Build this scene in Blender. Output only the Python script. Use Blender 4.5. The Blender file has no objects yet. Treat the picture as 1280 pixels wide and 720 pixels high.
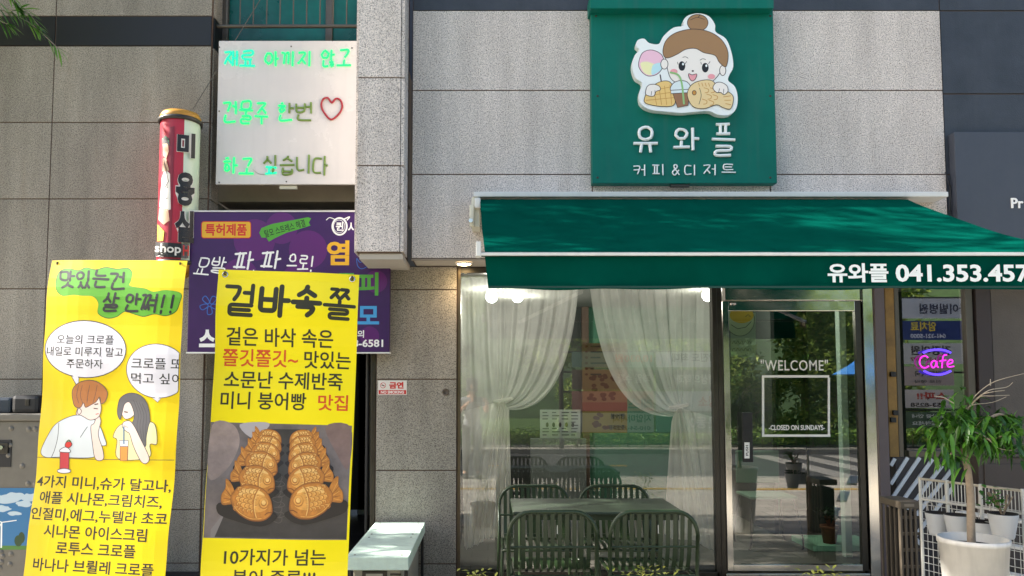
import bpy, bmesh, math, random
import numpy as np
from mathutils import Vector, Matrix
random.seed(7); rng = np.random.default_rng(11)
S = bpy.context.scene
COL = S.collection
R = math.radians
# ------------------------------------------------------------------ camera, sky, sun, exposure
FPX, CX, HOR, PITCH, EYE, DIST = 960.0, 610.0, 487.0, R(3.7), 1.53, 6.0
CY = HOR - FPX * math.tan(PITCH)
cam = bpy.data.cameras.new('camera'); cam_o = bpy.data.objects.new('camera', cam); COL.objects.link(cam_o)
cam.sensor_width = 36; cam.lens = FPX / 1280 * 36
cam.shift_x = (640 - CX) / 1280; cam.shift_y = (CY - 360) / 1280
cam.clip_start = 0.05; cam.clip_end = 500
cam_o.location = (0, -DIST, EYE); cam_o.rotation_euler = (R(90) + PITCH, 0, 0)
S.camera = cam_o
SUN_EL = R(35); SUN_FRONT = R(-1.3)         # the sun grazes the facade from the left, just behind its plane
sd = Vector((-math.cos(SUN_EL) * math.cos(SUN_FRONT), -math.cos(SUN_EL) * math.sin(SUN_FRONT), math.sin(SUN_EL)))
W = bpy.data.worlds.new('World'); S.world = W; W.use_nodes = True
nt = W.node_tree; bg = nt.nodes['Background']; sky = nt.nodes.new('ShaderNodeTexSky')
sky.sky_type = 'NISHITA'; sky.sun_disc = False; sky.sun_elevation = SUN_EL
sky.sun_rotation = math.atan2(sd.x, sd.y); sky.ozone_density = .6; sky.dust_density = 3.0; sky.air_density = 1.0
nt.links.new(sky.outputs[0], bg.inputs[0]); bg.inputs[1].default_value = 0.1
sun = bpy.data.lights.new('sun', 'SUN'); sun.energy = 5.0; sun.angle = R(0.5); sun.color = (1, .95, .87)
sun_o = bpy.data.objects.new('sun', sun); COL.objects.link(sun_o)
sun_o.rotation_euler = sd.to_track_quat('Z', 'Y').to_euler(); sun_o.location = (-8, -3, 12)
S.view_settings.view_transform = 'Standard'; S.view_settings.look = 'None'
S.view_settings.exposure = 1.95; S.view_settings.gamma = 1
try:
    S.cycles.use_denoising = True; S.cycles.transparent_max_bounces = 16
    S.cycles.max_bounces = 10; S.cycles.sample_clamp_indirect = 6
except Exception: pass

# ------------------------------------------------------------------ pixel of the photo -> point on a plane of known depth
def ray(px, py):
    a = (px - CX) / FPX; b = (CY - py) / FPX
    return Vector((a, math.cos(PITCH) - b * math.sin(PITCH), math.sin(PITCH) + b * math.cos(PITCH)))
CAM = Vector((0, -DIST, EYE))
def P(px, py, Y):
    r = ray(px, py); return CAM + r * ((Y + DIST) / r.y)
def RC(x0, y0, x1, y1, Y):
    xm, ym = (x0 + x1) / 2, (y0 + y1) / 2
    return P(x0, ym, Y).x, P(x1, ym, Y).x, P(xm, y1, Y).z, P(xm, y0, Y).z
def ZP(py, Y, px=640): return P(px, py, Y).z
def XP(px, Y, py=400): return P(px, py, Y).x

# ------------------------------------------------------------------ materials
def lin(h):
    if not isinstance(h, str): return tuple(h)
    h = h.lstrip('#'); o = []
    for i in (0, 2, 4):
        c = int(h[i:i + 2], 16) / 255
        o.append(c / 12.92 if c <= .04045 else ((c + .055) / 1.055) ** 2.4)
    return tuple(o)
MATS = {}
def mat(name, col=(.5, .5, .5), rough=.5, metal=0, emit=None, estr=0, var=0, vscale=6, bump=0, bscale=80, spec=.5, streak=0, coat=0):
    if name in MATS: return MATS[name]
    m = bpy.data.materials.new(name); m.use_nodes = True; n = m.node_tree; b = n.nodes['Principled BSDF']
    c = lin(col); b.inputs['Base Color'].default_value = (*c, 1); b.inputs['Roughness'].default_value = rough
    b.inputs['Metallic'].default_value = metal; b.inputs['Specular IOR Level'].default_value = spec
    b.inputs['Coat Weight'].default_value = coat
    if emit is not None:
        b.inputs['Emission Color'].default_value = (*lin(emit), 1); b.inputs['Emission Strength'].default_value = estr
    tc = None
    if var or bump:
        tc = n.nodes.new('ShaderNodeTexCoord')
    if var:
        t = n.nodes.new('ShaderNodeTexNoise'); t.inputs['Scale'].default_value = vscale; t.inputs['Detail'].default_value = 6
        t.inputs['Roughness'].default_value = .65
        n.links.new(tc.outputs['Object'], t.inputs['Vector'])
        r = n.nodes.new('ShaderNodeValToRGB'); r.color_ramp.elements[0].position = .3; r.color_ramp.elements[1].position = .7
        r.color_ramp.elements[0].color = (*[max(0, v * (1 - var)) for v in c], 1)
        r.color_ramp.elements[1].color = (*[min(1, v * (1 + var)) for v in c], 1)
        n.links.new(t.outputs['Fac'], r.inputs['Fac']); n.links.new(r.outputs['Color'], b.inputs['Base Color'])
        q = n.nodes.new('ShaderNodeMapRange'); q.inputs['To Min'].default_value = max(.03, rough - .12); q.inputs['To Max'].default_value = min(1, rough + .12)
        n.links.new(t.outputs['Fac'], q.inputs['Value']); n.links.new(q.outputs[0], b.inputs['Roughness'])
    if bump:
        t2 = n.nodes.new('ShaderNodeTexNoise'); t2.inputs['Scale'].default_value = bscale; t2.inputs['Detail'].default_value = 4
        n.links.new(tc.outputs['Object'], t2.inputs['Vector'])
        bp = n.nodes.new('ShaderNodeBump'); bp.inputs['Strength'].default_value = bump; bp.inputs['Distance'].default_value = .01
        n.links.new(t2.outputs['Fac'], bp.inputs['Height']); n.links.new(bp.outputs[0], b.inputs['Normal'])
    if streak:
        tc = tc or n.nodes.new('ShaderNodeTexCoord'); mp = n.nodes.new('ShaderNodeMapping'); mp.inputs['Scale'].default_value = (14, 14, .9); n.links.new(tc.outputs['Object'], mp.inputs['Vector'])
        t3 = n.nodes.new('ShaderNodeTexNoise'); t3.inputs['Scale'].default_value = 1.3; t3.inputs['Detail'].default_value = 8; n.links.new(mp.outputs[0], t3.inputs['Vector'])
        r3_ = n.nodes.new('ShaderNodeMapRange'); r3_.inputs['From Min'].default_value = .5; r3_.inputs['From Max'].default_value = .75; r3_.inputs['To Max'].default_value = streak; n.links.new(t3.outputs['Fac'], r3_.inputs['Value'])
        mx = n.nodes.new('ShaderNodeMix'); mx.data_type = 'RGBA'; n.links.new(r3_.outputs[0], mx.inputs['Factor']); mx.inputs[6].default_value = (*c, 1); mx.inputs[7].default_value = (*[v * .55 + .05 for v in c], 1)
        if b.inputs['Base Color'].is_linked: n.links.new(b.inputs['Base Color'].links[0].from_socket, mx.inputs[6])
        n.links.new(mx.outputs[2], b.inputs['Base Color'])
    MATS[name] = m; return m

def granite(name, light, mid, dark, warm, scale=95, var=.06):
    if name in MATS: return MATS[name]
    m = bpy.data.materials.new(name); m.use_nodes = True; n = m.node_tree; L = n.links; b = n.nodes['Principled BSDF']
    tc = n.nodes.new('ShaderNodeTexCoord')
    t = n.nodes.new('ShaderNodeTexNoise'); t.inputs['Scale'].default_value = scale; t.inputs['Detail'].default_value = 3; t.inputs['Roughness'].default_value = .7
    L.new(tc.outputs['Object'], t.inputs['Vector'])
    r = n.nodes.new('ShaderNodeValToRGB'); e = r.color_ramp.elements
    e[0].position = .33; e[0].color = (*lin(dark), 1); e[1].position = .68; e[1].color = (*lin(light), 1)
    x = e.new(.44); x.color = (*lin(mid), 1); x = e.new(.56); x.color = (*lin(light), 1); x = e.new(.61); x.color = (*lin(warm), 1)
    L.new(t.outputs['Fac'], r.inputs['Fac'])
    v = n.nodes.new('ShaderNodeTexVoronoi'); v.inputs['Scale'].default_value = scale * 1.1; L.new(tc.outputs['Object'], v.inputs['Vector'])
    vr = n.nodes.new('ShaderNodeMapRange'); vr.inputs['From Min'].default_value = 0; vr.inputs['From Max'].default_value = 1
    vr.inputs['To Min'].default_value = .86; vr.inputs['To Max'].default_value = 1.12
    sx = n.nodes.new('ShaderNodeSeparateColor'); L.new(v.outputs['Color'], sx.inputs[0]); L.new(sx.outputs[0], vr.inputs['Value'])
    # weather: broad blotches and streaks running down, plus a tone for each slab
    mp = n.nodes.new('ShaderNodeMapping'); mp.inputs['Scale'].default_value = (3.2, 3.2, .55); L.new(tc.outputs['Object'], mp.inputs['Vector'])
    w = n.nodes.new('ShaderNodeTexNoise'); w.inputs['Scale'].default_value = 1.6; w.inputs['Detail'].default_value = 7; L.new(mp.outputs[0], w.inputs['Vector'])
    wr = n.nodes.new('ShaderNodeMapRange'); wr.inputs['From Min'].default_value = .3; wr.inputs['From Max'].default_value = .7
    wr.inputs['To Min'].default_value = 1 - 2.2 * var; wr.inputs['To Max'].default_value = 1 + var; L.new(w.outputs['Fac'], wr.inputs['Value'])
    g = n.nodes.new('ShaderNodeNewGeometry'); gr = n.nodes.new('ShaderNodeMapRange')
    gr.inputs['To Min'].default_value = 1 - var; gr.inputs['To Max'].default_value = 1 + var * .6; L.new(g.outputs['Random Per Island'], gr.inputs['Value'])
    m1 = n.nodes.new('ShaderNodeMath'); m1.operation = 'MULTIPLY'; L.new(vr.outputs[0], m1.inputs[0]); L.new(wr.outputs[0], m1.inputs[1])
    m2 = n.nodes.new('ShaderNodeMath'); m2.operation = 'MULTIPLY'; L.new(m1.outputs[0], m2.inputs[0]); L.new(gr.outputs[0], m2.inputs[1])
    mx = n.nodes.new('ShaderNodeVectorMath'); mx.operation = 'SCALE'; L.new(r.outputs['Color'], mx.inputs[0]); L.new(m2.outputs[0], mx.inputs['Scale'])
    # rusty stains of their own shape
    st = n.nodes.new('ShaderNodeTexNoise'); st.inputs['Scale'].default_value = .9; st.inputs['Detail'].default_value = 8
    mp2 = n.nodes.new('ShaderNodeMapping'); mp2.inputs['Scale'].default_value = (5, 5, .8); mp2.inputs['Location'].default_value = (3.1, 0, 1.7)
    L.new(tc.outputs['Object'], mp2.inputs['Vector']); L.new(mp2.outputs[0], st.inputs['Vector'])
    sr = n.nodes.new('ShaderNodeMapRange'); sr.inputs['From Min'].default_value = .6; sr.inputs['From Max'].default_value = .78; sr.inputs['To Max'].default_value = .3
    L.new(st.outputs['Fac'], sr.inputs['Value'])
    mm = n.nodes.new('ShaderNodeMix'); mm.data_type = 'RGBA'; L.new(sr.outputs[0], mm.inputs['Factor']); L.new(mx.outputs[0], mm.inputs[6])
    mm.inputs[7].default_value = (.24, .17, .1, 1); L.new(mm.outputs[2], b.inputs['Base Color'])
    b.inputs['Roughness'].default_value = .75; b.inputs['Specular IOR Level'].default_value = .3
    bp = n.nodes.new('ShaderNodeBump'); bp.inputs['Strength'].default_value = .35; bp.inputs['Distance'].default_value = .004
    L.new(t.outputs['Fac'], bp.inputs['Height']); L.new(bp.outputs[0], b.inputs['Normal'])
    MATS[name] = m; return m

def glass(name, tint=(.9, .95, .92), refl=2.2, rough=0.0):
    if name in MATS: return MATS[name]
    m = bpy.data.materials.new(name); m.use_nodes = True; n = m.node_tree; L = n.links
    n.nodes.remove(n.nodes['Principled BSDF']); out = n.nodes['Material Output']
    tr = n.nodes.new('ShaderNodeBsdfTransparent'); tr.inputs[0].default_value = (*tint, 1)
    gl = n.nodes.new('ShaderNodeBsdfGlossy'); gl.inputs['Roughness'].default_value = rough
    fr = n.nodes.new('ShaderNodeFresnel'); fr.inputs['IOR'].default_value = 1.52
    mu = n.nodes.new('ShaderNodeMath'); mu.operation = 'MULTIPLY'; mu.use_clamp = True; mu.inputs[1].default_value = refl
    L.new(fr.outputs[0], mu.inputs[0]); mx = n.nodes.new('ShaderNodeMixShader')
    L.new(mu.outputs[0], mx.inputs[0]); L.new(tr.outputs[0], mx.inputs[1]); L.new(gl.outputs[0], mx.inputs[2]); L.new(mx.outputs[0], out.inputs[0])
    MATS[name] = m; return m

def cloth(name, col, trans=.3, open_=.0, weave=900, bump=.15):
    """woven fabric: diffuse + light passing through, optionally an open weave one can see through"""
    if name in MATS: return MATS[name]
    m = bpy.data.materials.new(name); m.use_nodes = True; n = m.node_tree; L = n.links
    n.nodes.remove(n.nodes['Principled BSDF']); out = n.nodes['Material Output']; c = (*lin(col), 1)
    d = n.nodes.new('ShaderNodeBsdfDiffuse'); d.inputs[0].default_value = c; d.inputs['Roughness'].default_value = .6
    t = n.nodes.new('ShaderNodeBsdfTranslucent'); t.inputs[0].default_value = c
    tc = n.nodes.new('ShaderNodeTexCoord'); no = n.nodes.new('ShaderNodeTexNoise'); no.inputs['Scale'].default_value = 5; no.inputs['Detail'].default_value = 6
    L.new(tc.outputs['Object'], no.inputs['Vector'])
    r = n.nodes.new('ShaderNodeMapRange'); r.inputs['To Min'].default_value = .7; r.inputs['To Max'].default_value = 1.25; L.new(no.outputs['Fac'], r.inputs['Value'])
    sc = n.nodes.new('ShaderNodeVectorMath'); sc.operation = 'SCALE'; sc.inputs[0].default_value = c[:3]; L.new(r.outputs[0], sc.inputs['Scale'])
    L.new(sc.outputs[0], d.inputs[0]); L.new(sc.outputs[0], t.inputs[0])
    n2 = n.nodes.new('ShaderNodeTexNoise'); n2.inputs['Scale'].default_value = weave / 10; n2.inputs['Detail'].default_value = 3; L.new(tc.outputs['Object'], n2.inputs['Vector'])
    bp = n.nodes.new('ShaderNodeBump'); bp.inputs['Strength'].default_value = bump; bp.inputs['Distance'].default_value = .004
    L.new(n2.outputs['Fac'], bp.inputs['Height']); L.new(bp.outputs[0], d.inputs['Normal'])
    a = n.nodes.new('ShaderNodeMixShader'); a.inputs[0].default_value = trans; L.new(d.outputs[0], a.inputs[1]); L.new(t.outputs[0], a.inputs[2])
    last = a
    if open_:
        tp = n.nodes.new('ShaderNodeBsdfTransparent'); b = n.nodes.new('ShaderNodeMixShader'); b.inputs[0].default_value = open_
        L.new(a.outputs[0], b.inputs[1]); L.new(tp.outputs[0], b.inputs[2]); last = b
    L.new(last.outputs[0], out.inputs[0]); MATS[name] = m; return m

def leafmat(name, c1, c2, rough=.45, trans=.25):
    if name in MATS: return MATS[name]
    m = bpy.data.materials.new(name); m.use_nodes = True; n = m.node_tree; L = n.links; b = n.nodes['Principled BSDF']; out = n.nodes['Material Output']
    g = n.nodes.new('ShaderNodeNewGeometry'); r = n.nodes.new('ShaderNodeValToRGB')
    r.color_ramp.elements[0].color = (*lin(c1), 1); r.color_ramp.elements[1].color = (*lin(c2), 1)
    L.new(g.outputs['Random Per Island'], r.inputs['Fac']); L.new(r.outputs['Color'], b.inputs['Base Color']); b.inputs['Roughness'].default_value = rough
    t = n.nodes.new('ShaderNodeBsdfTranslucent'); L.new(r.outputs['Color'], t.inputs[0])
    x = n.nodes.new('ShaderNodeMixShader'); x.inputs[0].default_value = trans
    L.new(b.outputs[0], x.inputs[1]); L.new(t.outputs[0], x.inputs[2]); L.new(x.outputs[0], out.inputs[0])
    MATS[name] = m; return m

def paving(name, c1, c2, joint, sx, sy, rough=.85):
    if name in MATS: return MATS[name]
    m = bpy.data.materials.new(name); m.use_nodes = True; n = m.node_tree; L = n.links; b = n.nodes['Principled BSDF']
    tc = n.nodes.new('ShaderNodeTexCoord'); br = n.nodes.new('ShaderNodeTexBrick'); L.new(tc.outputs['Object'], br.inputs['Vector'])
    br.inputs['Color1'].default_value = (*lin(c1), 1); br.inputs['Color2'].default_value = (*lin(c2), 1); br.inputs['Mortar'].default_value = (*lin(joint), 1)
    br.inputs['Scale'].default_value = 1; br.inputs['Brick Width'].default_value = sx; br.inputs['Row Height'].default_value = sy; br.inputs['Mortar Size'].default_value = .006
    no = n.nodes.new('ShaderNodeTexNoise'); no.inputs['Scale'].default_value = 3; no.inputs['Detail'].default_value = 8; L.new(tc.outputs['Object'], no.inputs['Vector'])
    r = n.nodes.new('ShaderNodeMapRange'); r.inputs['To Min'].default_value = .7; r.inputs['To Max'].default_value = 1.25; L.new(no.outputs['Fac'], r.inputs['Value'])
    sc = n.nodes.new('ShaderNodeVectorMath'); sc.operation = 'SCALE'; L.new(br.outputs['Color'], sc.inputs[0]); L.new(r.outputs[0], sc.inputs['Scale'])
    L.new(sc.outputs[0], b.inputs['Base Color']); b.inputs['Roughness'].default_value = rough; MATS[name] = m; return m

GR = granite('pale granite', '#e6dcd6', '#b9b0aa', '#5e5752', '#d8cab9', scale=112, var=.085)
GRL = granite('shade-toned granite', '#aaa499', '#857e74', '#4a453f', '#9c907f', scale=120, var=.11)  # same stone as GR; its darker, browner tones put the shade into the colour
NAVY = mat('navy stone', '#33373f', .5, var=.34, vscale=2.6, bump=.2, bscale=120, streak=.2)
BLACK_ST = mat('black polished stone', '#0b0a0a', .45, var=.3, vscale=8)
JOINT = mat('joint sealant', '#5d4a3e', .9)
STEEL = mat('brushed steel', '#d8d4cd', .16, metal=1, var=.1, vscale=9)
STEEL_D = mat('dark steel', '#4a4743', .35, metal=.9, var=.12)
ALU = mat('white aluminium', '#d4d4d0', .35, var=.05, streak=.2)
IVORY = mat('ivory plastic', '#cfccbb', .45)
MAUVE = mat('mauve painted steel', '#5e5356', .45, var=.08, streak=.2)
GREEN_SIGN = mat('green sign sheet', '#04685b', .5, var=.08, vscale=4, spec=.2, streak=.25)
AWN = cloth('awning canvas', '#034a3e', .12, bump=.1)
AWN_D = mat('awning hem', '#033a31', .7)
WHITE = mat('white paint', '#eceae6', .45, var=.02)
WHITE_RAISED = mat('white acrylic', '#eef1f0', .3)
BLACK = mat('black print', '#17171a', .5)
SOFT_BLACK = mat('black ink', '#1c1b16', .55)
RED = mat('red print', '#c4251c', .5)
YEL = mat('yellow vinyl', '#dfc200', .34, var=.025, vscale=2.2)
YELB = mat('bright yellow vinyl', '#efdc00', .34, var=.02, vscale=2.2)
GREEN_LIVE = mat('lime print', '#63ad22', .45)
CHROME = mat('chrome', '#c9c9c9', .12, metal=1)
CONC = mat('concrete', '#8d8a84', .9, var=.15, vscale=3)
SOFFIT = mat('soffit board', '#b3aa9f', .7, var=.05)
DARKWALL = mat('dark interior paint', '#2b2d2c', .8, var=.1)

# ------------------------------------------------------------------ mesh builder
def smooth(pts, closed=True, n=6):
    pts = [Vector(p) for p in pts]; N = len(pts); out = []
    rngi = range(N) if closed else range(N - 1)
    for i in rngi:
        if closed: a, b, c, d = pts[i - 1], pts[i], pts[(i + 1) % N], pts[(i + 2) % N]
        else: a, b, c, d = pts[max(i - 1, 0)], pts[i], pts[i + 1], pts[min(i + 2, N - 1)]
        for k in range(n):
            t = k / n
            out.append(.5 * ((2 * b) + (c - a) * t + (2 * a - 5 * b + 4 * c - d) * t * t + (-a + 3 * b - 3 * c + d) * t ** 3))
    if not closed: out.append(pts[-1])
    return out
def circle2(cx, cy, rx, ry=None, n=28):
    ry = rx if ry is None else ry
    return [(cx + rx * math.cos(2 * math.pi * i / n), cy + ry * math.sin(2 * math.pi * i / n)) for i in range(n)]

class MB:
    def __init__(s): s.v = []; s.f = []; s.m = []; s.mats = []; s.sm = []
    def mi(s, m):
        if m not in s.mats: s.mats.append(m)
        return s.mats.index(m)
    def add(s, vs, fs, m, sm=False):
        o = len(s.v); s.v.extend([tuple(v) for v in vs]); k = s.mi(m)
        for f in fs: s.f.append(tuple(i + o for i in f)); s.m.append(k); s.sm.append(sm)
        return s
    def box(s, x0, x1, y0, y1, z0, z1, m):
        return s.add([(x0, y0, z0), (x1, y0, z0), (x1, y1, z0), (x0, y1, z0), (x0, y0, z1), (x1, y0, z1), (x1, y1, z1), (x0, y1, z1)],
                     [(3, 2, 1, 0), (4, 5, 6, 7), (0, 1, 5, 4), (1, 2, 6, 5), (2, 3, 7, 6), (3, 0, 4, 7)], m)
    def bbox(s, x0, x1, y0, y1, z0, z1, m, b=.004):
        """box with chamfered edges"""
        b = min(b, (x1 - x0) * .45, (y1 - y0) * .45, (z1 - z0) * .45)
        bm = bmesh.new(); bmesh.ops.create_cube(bm, size=1)
        for v in bm.verts: v.co = Vector((x0 + (v.co.x + .5) * (x1 - x0), y0 + (v.co.y + .5) * (y1 - y0), z0 + (v.co.z + .5) * (z1 - z0)))
        bmesh.ops.bevel(bm, geom=bm.edges[:], offset=b, segments=2, affect='EDGES', profile=.6)
        bm.verts.index_update(); s.add([v.co[:] for v in bm.verts], [[v.index for v in f.verts] for f in bm.faces], m); bm.free(); return s
    def tube(s, path, r, m, n=8, cap=True, closed=False, sm=True):
        path = [Vector(p) for p in path]; N = len(path); rs = r if isinstance(r, (list, tuple)) else [r] * N
        T = []
        for i in range(N):
            a = path[i - 1] if (i or closed) else path[0]; b = path[(i + 1) % N] if (i < N - 1 or closed) else path[-1]
            t = (b - a); T.append(t.normalized() if t.length > 1e-9 else Vector((0, 0, 1)))
        up = Vector((0, 0, 1)) if abs(T[0].z) < .9 else Vector((1, 0, 0))
        nrm = (up - T[0] * up.dot(T[0])).normalized(); vs = []
        for i in range(N):
            nrm = nrm - T[i] * nrm.dot(T[i])
            if nrm.length < 1e-6: nrm = T[i].orthogonal()
            nrm.normalize(); bi = T[i].cross(nrm)
            for k in range(n):
                a = 2 * math.pi * k / n; vs.append(path[i] + (nrm * math.cos(a) + bi * math.sin(a)) * rs[i])
        fs = []
        for i in range(N if closed else N - 1):
            j = (i + 1) % N
            for k in range(n): fs.append((i * n + k, i * n + (k + 1) % n, j * n + (k + 1) % n, j * n + k))
        s.add(vs, fs, m, sm)
        if cap and not closed: s.add(vs[:n], [tuple(range(n - 1, -1, -1))], m); s.add(vs[-n:], [tuple(range(n))], m)
        return s
    def lathe(s, prof, c, m, n=28, sm=True, a0=0, a1=2 * math.pi):
        full = abs(a1 - a0 - 2 * math.pi) < 1e-6; k = n if full else n + 1; vs = []
        for (r, z) in prof:
            for i in range(k):
                a = a0 + (a1 - a0) * i / n; vs.append((c[0] + r * math.cos(a), c[1] + r * math.sin(a), c[2] + z))
        fs = []
        for j in range(len(prof) - 1):
            for i in range(n):
                i2 = (i + 1) % k; fs.append((j * k + i, j * k + i2, (j + 1) * k + i2, (j + 1) * k + i))
        return s.add(vs, fs, m, sm)
    def build(s, name, parent=None, bevel=0):
        me = bpy.data.meshes.new(name); me.from_pydata(s.v, [], s.f)
        for m in s.mats: me.materials.append(m)
        me.polygons.foreach_set('material_index', s.m); me.polygons.foreach_set('use_smooth', s.sm); me.update()
        o = bpy.data.objects.new(name, me); COL.objects.link(o)
        if parent is not None:
            o.parent = parent; o.matrix_parent_inverse = Matrix.Translation(-parent.location) if parent.type == 'EMPTY' else Matrix.Identity(4)
        if bevel:
            b = o.modifiers.new('bevel', 'BEVEL'); b.width = bevel; b.segments = 2; b.limit_method = 'ANGLE'
        return o

def tag(o, label=None, cat=None, group=None, kind=None):
    for k, v in (('label', label), ('category', cat), ('group', group), ('kind', kind)):
        if v: o[k] = v
    return o
def thing(name, label, cat, loc=(0, 0, 0), group=None):
    o = bpy.data.objects.new(name, None); COL.objects.link(o); o.location = loc; o.empty_display_size = .1
    return tag(o, label, cat, group)
def struct(o): o['kind'] = 'structure'; return o
def kids(o): return [c for c in COL.objects if c.parent is o]
def dup(root, loc, rotz=0, label=None, sc=None):
    r = root.copy(); COL.objects.link(r); r.location = loc; r.rotation_euler = (0, 0, rotz)
    if sc: r.scale = (sc, sc, sc)
    if label: r['label'] = label
    for ch in kids(root):
        c = ch.copy(); COL.objects.link(c); c.parent = r
        for g in kids(ch):
            d = g.copy(); COL.objects.link(d); d.parent = c
    return r

# ------------------------------------------------------------------ type and hand lettering
_tc = {}
def text_mesh(body, bold=0, extrude=0, shear=0, spacing=1):
    key = (body, bold, extrude, shear, spacing)
    if key in _tc: return _tc[key]
    c = bpy.data.curves.new('lettering', 'FONT'); c.body = body; c.offset = bold; c.extrude = extrude; c.resolution_u = 3; c.shear = shear
    c.space_character = spacing
    o = bpy.data.objects.new('lettering', c); COL.objects.link(o)
    me = bpy.data.meshes.new_from_object(o)
    vs = [v.co.copy() for v in me.vertices]; fs = [tuple(p.vertices) for p in me.polygons]
    COL.objects.unlink(o); bpy.data.objects.remove(o); bpy.data.curves.remove(c); bpy.data.meshes.remove(me)
    xs = [v.x for v in vs]; ys = [v.y for v in vs]; bb = (min(xs), max(xs), min(ys), max(ys))
    _tc[key] = (vs, fs, bb); return _tc[key]

def _arc(cx, cy, rx, ry, n=14): return [(cx + rx * math.sin(2 * math.pi * i / n), cy + ry * math.cos(2 * math.pi * i / n)) for i in range(n + 1)]
JA = {'ㄱ': [[(0, .95), (.95, .95), (.85, .4), (.6, 0)]], 'ㄴ': [[(0, 1), (0, .05), (1, .08)]], 'ㄷ': [[(1, 1), (0, .97), (0, 0), (1, 0)]],
      'ㄹ': [[(0, 1), (.95, 1), (.95, .55), (0, .5), (0, 0), (1, 0)]], 'ㅁ': [[(0, 1), (0, 0), (1, 0), (1, 1), (0, 1)]],
      'ㅂ': [[(0, 1), (0, 0), (1, 0), (1, 1)], [(0, .5), (1, .5)]], 'ㅅ': [[(.5, 1), (.42, .5), (0, 0)], [(.45, .6), (1, 0)]],
      'ㅇ': [_arc(.5, .5, .48, .48)], 'ㅈ': [[(0, 1), (1, 1), (.45, .45), (0, 0)], [(.5, .5), (1, 0)]],
      'ㅋ': [[(0, .95), (.95, .95), (.85, .4), (.6, 0)], [(0, .5), (.88, .52)]], 'ㅌ': [[(1, 1), (0, 1), (0, 0), (1, 0)], [(0, .5), (.9, .5)]],
      'ㅍ': [[(0, 1), (1, 1)], [(.3, 1), (.32, 0)], [(.7, 1), (.68, 0)], [(0, 0), (1, 0)]], 'ㅎ': [[(.35, 1.05), (.65, 1.05)], [(0, .78), (1, .78)], _arc(.5, .28, .3, .28)],
      'ㅊ': [[(.35, 1.1), (.65, 1.1)], [(0, .85), (1, .85), (.45, .4), (0, 0)], [(.5, .45), (1, 0)]]}
JV = {'ㅏ': [[(.3, 1), (.3, 0)], [(.3, .52), (1, .52)]], 'ㅐ': [[(.1, .95), (.1, .05)], [(.1, .5), (.8, .5)], [(.8, 1), (.8, 0)]], 'ㅓ': [[(.8, 1), (.8, 0)], [(.1, .55), (.8, .55)]],
      'ㅔ': [[(.5, .95), (.5, .05)], [(0, .55), (.5, .55)], [(1, 1), (1, 0)]], 'ㅕ': [[(.9, 1), (.9, 0)], [(.1, .65), (.9, .65)], [(.1, .4), (.9, .4)]], 'ㅣ': [[(.5, 1), (.5, 0)]],
      'ㅗ': [[(.5, 1), (.5, .1)], [(0, .1), (1, .1)]], 'ㅛ': [[(.33, 1), (.33, .1)], [(.67, 1), (.67, .1)], [(0, .1), (1, .1)]], 'ㅜ': [[(0, .9), (1, .9)], [(.5, .9), (.5, 0)]],
      'ㅠ': [[(0, .9), (1, .9)], [(.33, .9), (.28, 0)], [(.67, .9), (.7, 0)]], 'ㅡ': [[(0, .5), (1, .5)]]}
_I = 'ㄱ ㄲ ㄴ ㄷ ㄸ ㄹ ㅁ ㅂ ㅃ ㅅ ㅆ ㅇ ㅈ ㅉ ㅊ ㅋ ㅌ ㅍ ㅎ'.split()
_V = 'ㅏ ㅐ ㅑ ㅒ ㅓ ㅔ ㅕ ㅖ ㅗ ㅘ ㅙ ㅚ ㅛ ㅜ ㅝ ㅞ ㅟ ㅠ ㅡ ㅢ ㅣ'.split()
_F = ' ㄱ ㄲ ㄳ ㄴ ㄵ ㄶ ㄷ ㄹ ㄺ ㄻ ㄼ ㄽ ㄾ ㄿ ㅀ ㅁ ㅂ ㅄ ㅅ ㅆ ㅇ ㅈ ㅊ ㅋ ㅌ ㅍ ㅎ'.split(' ')
DBL = {'ㄲ': 'ㄱㄱ', 'ㅃ': 'ㅂㅂ', 'ㅆ': 'ㅅㅅ', 'ㅉ': 'ㅈㅈ', 'ㄸ': 'ㄷㄷ', 'ㄶ': 'ㄴㅎ', 'ㅄ': 'ㅂㅅ', 'ㄺ': 'ㄹㄱ'}
def _put(strokes, x0, x1, y0, y1): return [[(x0 + (x1 - x0) * x, y0 + (y1 - y0) * y) for x, y in s] for s in strokes]
def _jamo(j, x0, x1, y0, y1):
    if j in DBL:
        a, b = DBL[j]; w = (x1 - x0) * .44
        return _put(JA[a], x0, x0 + w, y0, y1) + _put(JA[b], x1 - w, x1, y0, y1)
    return _put(JA[j], x0, x1, y0, y1)
def syllable(ch):
    k = ord(ch) - 0xAC00
    if k < 0 or k > 11171:
        return {'!': [[(.5, 1), (.45, .35)], [(.43, .1), (.43, .03)]], '&': [[(.95, 0), (.3, .7), (.35, .95), (.6, .95), (.65, .7), (.1, .35), (.1, .1), (.4, 0), (.9, .45)]],
                ',': [[(.4, .12), (.3, -.1)]]}.get(ch, [])
    i, v, f = _I[k // 588], _V[k % 588 // 28], _F[k % 28]
    if v == 'ㅘ':
        st = _jamo(i, .1, .55, .5, .95) + _put(JV['ㅗ'], 0, .64, .1, .42) + _put(JV['ㅏ'], .66, 1, 0, 1); return st
    if v in 'ㅗㅛㅜㅠㅡ':
        if f: return _jamo(i, .22, .78, .7, 1) + _put(JV[v], .02, .98, .42, .6) + _jamo(f, .2, .8, 0, .3)
        return _jamo(i, .2, .8, .5, 1) + _put(JV[v], 0, 1, .02, .4)
    if f: return _jamo(i, .03, .5, .5, .95) + _put(JV[v], .6, .97, .42, 1) + _jamo(f, .18, .9, 0, .32)
    return _jamo(i, .03, .52, .15, .9) + _put(JV[v], .6, .97, 0, 1)
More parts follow.
